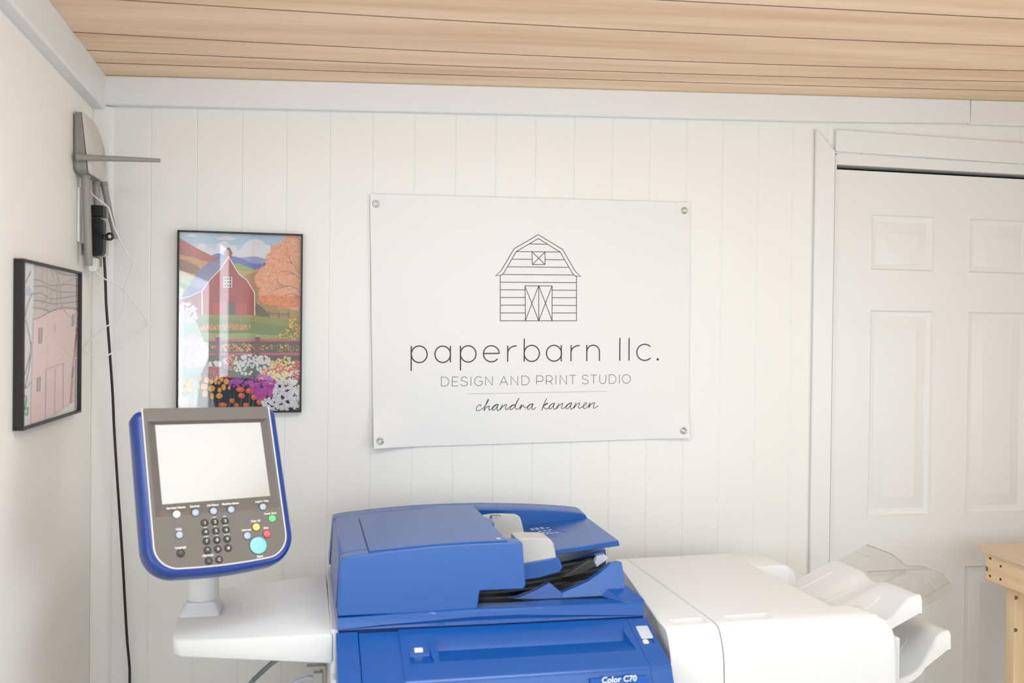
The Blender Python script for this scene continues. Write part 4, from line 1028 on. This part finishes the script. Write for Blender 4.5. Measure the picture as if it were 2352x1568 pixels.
# control panel
PC = Vector((-.24123, .07517, .32900+ZS)); PA = Vector((.91454, .40352, -.02802)); PB = Vector((-.14694, .39596, .90644)); PN = Vector((.37686, -.82486, .42141))
def pxf(p): return PC+PA*p.x+PB*p.y+PN*p.z
def P_(): return MB(pxf)
def outline(x, yt, yb, rt_, rb, sag, n=10):
    pts = []
    for cx, cy, a0, r, sgn in ((-x, yb, 180, rb, -1), (x, yb, 270, rb, 1), (x, yt, 0, rt_, 1), (-x, yt, 90, rt_, -1)):
        ccx = cx-sgn*r; ccy = cy+r if cy == yb else cy-r
        for k in range(n+1):
            a_ = math.radians(a0+90*k/n); pts.append((ccx+r*math.cos(a_), ccy+r*math.sin(a_)))
        if cy == yb and sgn < 0:
            for t in (.2, .4, .5, .6, .8): pts.append((lerp(-x+r, x-r, t), yb-sag*4*t*(1-t)))
    return pts
oo = outline(.144, .1112, -.2165, .016, .060, .004)
def osc(d, h):
    n = len(oo); out = []
    for i in range(n):
        a_, b_ = Vector(oo[i-1]), Vector(oo[(i+1) % n]); t = (b_-a_).normalized(); nn = Vector((t.y, -t.x)); q = Vector(oo[i])-nn*d
        out.append((q.x, q.y, h))
    return out
mb = P_()
mb.loft([osc(.012, -.050), osc(.003, -.046), osc(0, -.036), osc(0, -.014), osc(.002, -.006), osc(.006, -.0015), osc(.011, 0.0), osc(.0150, 0.0), osc(.0155, -.003), osc(.0165, -.022)])
panel = build('control_panel', mb, M['rim'], printer, smooth=60)
ii = outline(.1285, .1135, -.2035, .003, .046, .003)
i2 = outline(.1262, .1135, -.2012, .003, .044, .003)
mb = P_(); mb.loft([[(x, y_, -.004) for x, y_ in ii], [(x, y_, .0012) for x, y_ in ii], [(x, y_, .0012) for x, y_ in i2], [(x, y_, -.004) for x, y_ in i2]], caps=False)
build('piping', mb, M['piping'], panel, smooth=30)
mb = P_(); SX, SY = .0035, .003; so = -.010
sr = [(-.1062+SX, -.0795+SY), (.1062+SX, -.0795+SY), (.1062+SX, .0795+SY), (-.1062+SX, .0795+SY)]
br_ = [(-.1195, -.103), (.1215, -.1045), (.1215, .0872), (-.1195, .0865)]
n = len(i2)
outer = [(x, y_, .0006) for x, y_ in i2]
# face plate around the screen well: fan the ring between outline and well
def ang(p): return math.atan2(p[1]+.01, p[0])
mb.add(outer+[(x, y_, .0006) for x, y_ in br_]+[(x, y_, so) for x, y_ in sr], [])
base_i = len(mb.v)-n-8
def nearest(i):
    x, y_ = i2[i]
    if y_ < -.012: return 0 if x < 0 else 1
    return 3 if x < 0 else 2
for i in range(n):
    j = (i+1) % n; a_, b_ = nearest(i), nearest(j)
    if a_ == b_: mb.f.append([base_i+i, base_i+j, base_i+n+a_]); mb.mi.append(0)
    else: mb.f.append([base_i+i, base_i+j, base_i+n+b_, base_i+n+a_]); mb.mi.append(0)
for k in range(4):
    l = (k+1) % 4; mb.f.append([base_i+n+k, base_i+n+l, base_i+n+4+l, base_i+n+4+k]); mb.mi.append(0)
build('face_plate', mb, M['face'], panel, smooth=0)
mb = P_(); mb.box(sr[0][0], sr[1][0], sr[0][1], sr[2][1], so-.004, so+.0003); build('touch_screen', mb, M['screen'], panel, smooth=0)
def button(x, y_, r, m, name='button', h=.0022, ring=True):
    mb = P_(); mb.disc((x, y_, .0006), (0, 0, 1), r, h, 24, 0, dome=h*.4)
    if ring: mb.ringtorus((x, y_, .0006), (0, 0, 1), r+.0007, .0006, 24, 6, 1)
    return build(name, mb, [m, M['black']], panel, smooth=40)
for x, m in ((-.0813, 'btnlit'), (-.0461, 'btn'), (-.0116, 'btn'), (.0228, 'btn'), (.0874, 'btn')): button(x, -.1003, .0066, M[m])
button(-.0798, -.1398, .0066, M['btn']); button(-.0803, -.1742, .0066, M['key']); button(.1032, -.1255, .0066, M['green'], 'power_saver_button')
button(.0685, -.1394, .0072, M['yellow'], 'clear_button'); button(.0884, -.155, .0072, M['red'], 'stop_button'); button(.0486, -.1548, .0070, M['btn'])
button(.0678, -.1762, .0168, M['cyan'], 'start_button', .003)
mb = P_(); mb.ringtorus((.0678, -.1762, .0037), (0, 0, 1), .0026, .0005, 16, 5); build('start_mark', mb, M['btn'], panel, smooth=30)
for r_, row in enumerate((('1', '2', '3'), ('4', '5', '6'), ('7', '8', '9'), ('*', '0', '#'), ('-', 'C'))):
    for c_, ch in enumerate(row):
        x = -.0309+c_*.0197; y_ = -.1218-r_*.0176-(.0023 if r_ == 4 else 0)
        mb = P_(); mb.disc((x, y_, .0006), (0, 0, 1), .0062, .0026, 24, 0, dome=.001); mb.ringtorus((x, y_, .0006), (0, 0, 1), .0069, .0006, 24, 6, 1)
        mb.text(ch, .0076, (x, y_-.0026, .0034), (1, 0, 0), (0, 1, 0), bold=.0001, mi=2)
        build('number_key', mb, [M['key'], M['black'], M['white']], panel, smooth=40)
for s, x, y_, z_ in (('Services Home', -.0813, -.0895, .0052), ('Services', -.0461, -.0895, .0050), ('Job Status', -.0116, -.0900, .0050), ('Machine Status', .0228, -.0900, .0050), ('Log In / Out', .0868, -.0905, .0050), ('Power Saver', .1010, -.1165, .0046),
                     ('Clear All', .0685, -.1290, .0048), ('Stop', .0880, -.1448, .0048), ('Interrupt', .0483, -.1448, .0046), ('Help', -.0798, -.1308, .0052), ('Language', -.0798, -.1652, .0050), ('Start', .0685, -.1995, .0056), ('Dial Pause', -.0310, -.1858, .0046)):
    kt = P_(); kt.text(s, z_*1.1, (x, y_, .0011), (1, 0, 0), (0, 1, 0), bold=.0002); build('button_caption', kt, M['white'], panel, smooth=0, recalc=False)
for s, c_, r_ in (('ABC', 1, 0), ('DEF', 2, 0), ('GHI', 0, 1), ('JKL', 1, 1), ('MNO', 2, 1), ('PQRS', 0, 2), ('TUV', 1, 2), ('WXYZ', 2, 2)):
    kt = P_(); kt.text(s, .0036, (-.0309+c_*.0197, -.1218-r_*.0176+.0079, .0011), (1, 0, 0), (0, 1, 0), bold=.0001); build('key_caption', kt, M['white'], panel, smooth=0, recalc=False)

# ------------------------------------------------------------------ finisher beside the copier
def wxf(u, v, z=0):
    return Vector((PX+math.cos(ANG)*u-math.sin(ANG)*v, PY+math.sin(ANG)*u+math.cos(ANG)*v, z))
FO = Vector((.95, .2, 0)); q = wxf(FO.x, FO.y)
fin = root('paper_finisher', (q.x, q.y, 0), 'long white finisher unit with stacked output trays, right of the blue copier', 'finisher', ANG, off=FO)
ZT = ZS-.018
# front profile (v,z) shared by the sections: flat top, soft shoulder, face
def fprof():
    p = [(.475, 0), (.30, 0), (.05, 0), (-.030, 0), (-.052, -.0008), (-.0635, -.004), (-.072, -.012), (-.081, -.028), (-.0885, -.050), (-.0920, -.066), (-.0935, -.078), (-.0975, -.14), (-.100, -.30)]
    return p
def section(name, ua, ub, pocket=None, vback=.478):
    us = [ua, ua+.003]
    if pocket: us += [pocket[0], pocket[0]+.008, pocket[1]-.008, pocket[1]]
    us += [ub-.003, ub]
    mb = MB(); rings = []
    for u in us:
        e = .002 if u in (ua, ub) else 0
        ring = []
        for k, (v, z) in enumerate(fprof()):
            dz = -e
            if pocket and pocket[0]+.005 < u < pocket[1]-.005 and k in (3, 4): dz -= (.010, .0085)[k-3]
            ring.append((u, v if k else vback, ZT+z+(dz if z > -.05 else 0)+0))
        ring[-1] = (u, ring[-1][1]+e, ring[-1][2])
        ring += [(u, -.100+e, .09), (u, vback, .09)]
        rings.append(ring)
    mb.loft(rings); return build(name, mb, M['wplastic'], fin, smooth=38)
def pocket_ring(pts): return pts
# transport bridge left of the seam: tapers to the copier's side
mb = MB(); rings = []
for t in (0, .02, .12, .22, .78, .98, 1.0):
    ring = []
    for k, (v, z) in enumerate(fprof()):
        ul = .668 if v < .0 else lerp(.672, .7555, min(1, v/.475))
        e = .002 if t in (0., 1.) else 0
        dz = -(.008 if k == 3 else .007) if (.1 < t < .8 and k in (3, 4) and t not in (.12,)) and False else 0
        ring.append((lerp(ul, .7845, t), v, ZT+z-e*(z > -.05)+dz))
    ring += [(lerp(.668, .7845, t), -.100, .09), (lerp(.7555, .7845, t), .475, .09)]
    rings.append(ring)
mb.loft(rings)
bridge = build('transport_bridge', mb, M['wplastic'], fin, smooth=38)
UE = 1.093
# main housing with recess on its right end: body, front wing and back wing
mb = MB(); rings = []
def wing_drop(u, u_end, r):
    t = u-(u_end-r)
    return 0 if t <= 0 else r-math.sqrt(max(0, r*r-min(t, r)**2))
us = [.7875, .7905, .9, 1.0, UE]
for u in us:
    e = .0025 if u == .7875 else 0
    rings.append([(u, v, ZT+z-(e if z > -.05 else 0)) for v, z in fprof()]+[(u, -.100, .09), (u, .475, .09)])
mb.loft(rings)
# front wing
ue = 1.2035; r = .060
us = [UE, 1.12, 1.14]+[ue-r+r*math.sin(math.radians(a_)) for a_ in range(0, 91, 9)]
rings = []
for u in us:
    d = wing_drop(u, ue, r); lim = .012
    back = [(.0, 0), (-.010, 0)]
    pr = [(.002, -.30), (.002, -.012), (-.001, -.004), (-.008, 0)]+fprof()[4:]
    shrinkv = .010*(d/r)**2
    rings.append([(u, v+(shrinkv if v < -.06 else 0), ZT+min(z, -d) if z > -.2 else ZT+z) for v, z in pr]+[(u, -.100, .09), (u, .002, .09)])
mb.loft(rings)
# back wing
ue2 = 1.218; r2 = .048
us = [UE, 1.14]+[ue2-r2+r2*math.sin(math.radians(a_)) for a_ in range(0, 91, 9)]
rings = []
for u in us:
    d = wing_drop(u, ue2, r2)
    pr = [(.340, -.5), (.340, -.010), (.3425, -.003), (.349, 0), (.46, 0), (.472, -.002), (.475, -.01), (.475, -.5)]
    rings.append([(u, v, ZT+min(z, -d) if z > -.4 else .09) for v, z in pr])
mb.loft(rings)
house = build('housing', mb, M['wplastic'], fin, smooth=38)
def scoop(u0, u1):
    m = MB(); sec = [(-.052, .02), (-.052, -.0035), (-.046, -.0085), (-.034, -.0085), (-.018, -.001), (-.016, .02)]
    m.loft([[(u0+(.006 if z < 0 else 0), v, ZT+z) for v, z in sec], [(u1-(.014 if z < 0 else 0), v, ZT+z) for v, z in sec]]); return m
# grip scoops along the front edges
def P_top(px, py):
    d = ray(px, py); t = (ZT-CAM.z)/d.z; p = CAM+d*t; w_ = p-Vector((PX, PY, 0))
    return w_.x*math.cos(ANG)+w_.y*math.sin(ANG)
cut(house, [scoop(P_top(1658, 1416), P_top(1775, 1408))])
cut(bridge, [scoop(P_top(1536, 1428), P_top(1630, 1420))])
# tray column housing stepping out at the right, and its recess wall
mb = MB()
mb.prism(rrect(1.094, 1.222, -.0755, .334, .004, 3), 'z', .09, ZS-.0745)
build('tray_column', mb, M['wplastic2'], fin, bevel=.006, seg=3)
mb = MB(); mb.box(.70, 1.20, -.06, .44, .0, .0905); build('plinth', mb, M['dgrey'], fin, bevel=.003)
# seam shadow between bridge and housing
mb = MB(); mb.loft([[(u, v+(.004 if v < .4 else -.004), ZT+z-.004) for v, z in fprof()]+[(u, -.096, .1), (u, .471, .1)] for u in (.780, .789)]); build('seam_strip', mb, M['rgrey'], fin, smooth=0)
# output trays
ENDV = [(.0, -.0), (.10, 0), (.25, 0), (.36, 0)]
def tray(ue_, ze, vb, vf, u_in, slope, drop, name, label=None):
    def wave(v):
        t = (v-vf)/(vb-vf)
        return interp([(0, 0), (.28, -.001), (.36, -.003), (.44, -.012), (.50, -.015), (.56, -.012), (.62, -.004), (.68, 0), (1, 0)], t)
    def zz(u, v):
        t = (v-vf)/(vb-vf); d = ue_-u
        linear = -slope*max(0, d-.004)
        s = interp([(0, 0), (.02, -.003), (.045, -.025*drop), (.07, -.050*drop), (.095, -.060*drop), (.125, -.064*drop), (.2, -.075*drop), (.4, -.13*drop)], d)
        k = min(1, max(0, (t-.10)/.30)); k = k*k*(3-2*k)
        return ze+lerp(s, linear, k)+wave(v)*min(1, .35+max(0, .2-d)*4)
    us = [u_in+(ue_-u_in)*k/26 for k in range(27)]; vs = lin_n(vf, vb, 34)
    mb = MB()
    mb.slab(us, vs, lambda u, v: (u, v, ZS+zz(u, v)), lambda u, v: (u, v, ZS+zz(u, v)-.004))
    # rolled lip on the end and skirt along the front
    rings = []
    for v in vs:
        z = ZS+zz(ue_, v); rings.append([(ue_-.002, v, z), (ue_+.006, v, z-.001), (ue_+.012, v, z-.007), (ue_+.018, v, z-.020), (ue_+.016, v, z-.020), (ue_+.009, v, z-.009), (ue_-.002, v, z-.004)])
    mb.loft(rings)
    rings = []
    for u in us+[ue_+.008]:
        z = ZS+zz(min(u, ue_), vf); lo_ = ZS+ze-.030-slope*1.0*max(0, ue_-u)-.012
        lo_ = min(lo_, z-.012)
        rings.append([(u, vf+.004, z), (u, vf-.003, z-.001), (u, vf-.0075, z-.007), (u, vf-.010, lo_), (u, vf-.007, lo_), (u, vf-.003, z-.008), (u, vf+.004, z-.004)])
    mb.loft(rings)
    for tv in (.22, .52, .84):
        v = lerp(vf, vb, tv); mb.loft([[(u, v-.0025, ZS+zz(u, v)-.001), (u, v, ZS+zz(u, v)+.0022), (u, v+.0025, ZS+zz(u, v)-.001)] for u in us[5:-4]])
    return build(name, mb, M['wplastic'], fin, smooth=40)
tray(1.345, -.0165, .352, .030, 1.05, .43, 1.0, 'upper_output_tray')
tray(1.418, -.1035, .340, .020, 1.10, .62, 1.62, 'lower_output_tray')
# smoked clear extension sliding out of the upper tray
def cz(u, v):
    t = (v-.03)/(.352-.03)
    wv_ = interp([(0, -.012), (.06, 0), (.28, 0), (.36, -.004), (.46, -.014), (.52, -.014), (.60, -.004), (.68, .001), (1, .001)], t)
    return ZS+.0185+.45*(u-1.44)+wv_+.002
mb = MB(); vs = lin_n(.030, .352, 30)
mb.slab(lin_n(1.345, 1.44, 6), vs, lambda u, v: (u, v, cz(u, v)), lambda u, v: (u, v, cz(u, v)-.0022))
mb.loft([[(u, .033, cz(u, .03)), (u, .0275, cz(u, .03)-.002), (u, .026, cz(u, .03)-.022), (u, .0285, cz(u, .03)-.022)] for u in (1.362, 1.40, 1.44)])
ext = build('clear_tray_extension', mb, M['clear'], fin, smooth=40, label='clear smoked plastic extension')
mb = MB()
mb.loft([[(1.4395, v, cz(1.44, v)+.0003), (1.4412, v, cz(1.44, v)+.0003), (1.4412, v, cz(1.44, v)-.0025), (1.4395, v, cz(1.44, v)-.0025)] for v in vs])
mb.loft([[(1.4010, v, cz(1.4016, v)+.0001), (1.4022, v, cz(1.4016, v)+.0001), (1.4022, v, cz(1.4016, v)+.0006), (1.4010, v, cz(1.4016, v)+.0006)] for v in vs])
build('extension_rib', mb, M['gplastic'], ext, smooth=40)

# ------------------------------------------------------------------ cables at the copier's left side
def loc_on(px, py, v):
    """point in the copier's own axes on the upright plane v"""
    d = ray(px, py); ca, sa = math.cos(ANG), math.sin(ANG)
    o = CAM-Vector((PX, PY, 0)); oy = -sa*o.x+ca*o.y; dy = -sa*d.x+ca*d.y
    p = CAM+d*((v-oy)/dy); return p
g = [loc_on(665, 1496, .30), loc_on(642, 1510, .30), loc_on(618, 1528, .30), loc_on(594, 1550, .29), loc_on(577, 1568, .28), loc_on(560, 1600, .28), loc_on(545, 1660, .28)]
g += [Vector((g[-1].x-.02, g[-1].y, .3)), Vector((g[-1].x+.01, g[-1].y, .012))]
cord('panel_cable', g, .0058, M['cordg'], 'thick grey cable curving down below the white side shelf')
pc = loc_on(728, 1552, .24)
plug = root('interface_cable', pc, 'pale cable with metal-framed connector at the left side of the copier, under the shelf', 'cable')
def bx_px(x0, y0, x1, y1, v, dv, mi=0):
    a_ = loc_on(x0, y0, v); b_ = loc_on(x1, y1, v); return (a_.x, b_.x, a_.y, a_.y+dv, b_.z, a_.z)
mb = MB(); mb.box(*bx_px(704, 1531.5, 748, 1535.5, .24, .02)); mb.box(*bx_px(736, 1529, 749, 1570, .245, .02)); mb.box(*bx_px(721, 1536, 737, 1546, .243, .02)); mb.box(*bx_px(742, 1514, 749, 1530, .25, .01)); build('bracket', mb, M['metal'], plug, bevel=.0008)
mb = MB(); mb.box(*bx_px(719.5, 1546, 741, 1580, .235, .02)); build('connector', mb, M['gplastic'], plug, bevel=.002)
mb = MB(); mb.tube(catmull([loc_on(720, 1557, .243), loc_on(708, 1556, .243), loc_on(690, 1561, .243), loc_on(672, 1571, .243), loc_on(655, 1590, .243), loc_on(645, 1660, .243)], 6), [.006]*7+[.0045]*24, 10); build('lead', mb, M['flap'], plug, smooth=60)

# ------------------------------------------------------------------ workbench at the right
bx0, by1, bzt = 1.8904, -.158, CAMZ-.615
bench = root('workbench', (2.3, -.8, 0), 'raw pine workbench with a tan board top, at the right edge by the door', 'workbench')
mb = MB(); mb.box(bx0, XR-.05, -1.5, by1, bzt-.0192, bzt); build('top', mb, M['mdf'], bench, bevel=.0015)
ax0 = bx0+.022
mb = MB(); mb.box(ax0, ax0+.038, -1.46, by1-.0075, bzt-.1055, bzt-.0197)
ap = build('apron', mb, M['pine'], bench, bevel=.003)
mb = MB(); mb.box(ax0+.0385, XR-.1, by1-.046, by1-.0085, bzt-.1055, bzt-.0197); build('apron', mb, M['pine'], bench, bevel=.003)
for px, py in ((2274.5, 1282), (2298.5, 1300), (2274, 1322), (2298, 1330)):
    p = on_x(px, py, ax0); mb = MB(); mb.disc((ax0-.0004, p.y, p.z), (1, 0, 0), .0042, .003, 14); build('screw', mb, M['hole'], ap, smooth=30)
p = on_x(2267, 1306, ax0); mb = MB(); mb.prism([(p.y+.005*math.cos(k*PI/6), p.z+.008*math.sin(k*PI/6)) for k in range(12)], 'x', ax0-.0003, ax0+.001); build('knot', mb, M['knot'], ap, smooth=0)
lx0 = ax0+.0385
lp = on_x(2311, 1350, lx0); lq = on_x(2332, 1360, lx0)
def leg(x0, x1, y0, y1):
    mb = MB(); mb.box(x0, x1, y0, y1, 0, bzt-.0198); return build('leg', mb, M['pinez'], bench, bevel=.003)
lg = leg(lx0, lx0+.089, lq.y, lp.y)
leg(lx0, lx0+.089, -1.44, -1.40); leg(XR-.2, XR-.111, lq.y, lp.y); leg(XR-.2, XR-.111, -1.44, -1.40)
for px, py in ((2331, 1372), (2329, 1446)):
    p = on_x(px, py, lx0); mb = MB(); mb.prism([(lx0+.010*math.cos(k*PI/6), p.z+.006*math.sin(k*PI/6)) for k in range(-3, 4)], 'y', lq.y-.0004, lq.y+.002); build('knot', mb, M['knot'], lg, smooth=0)
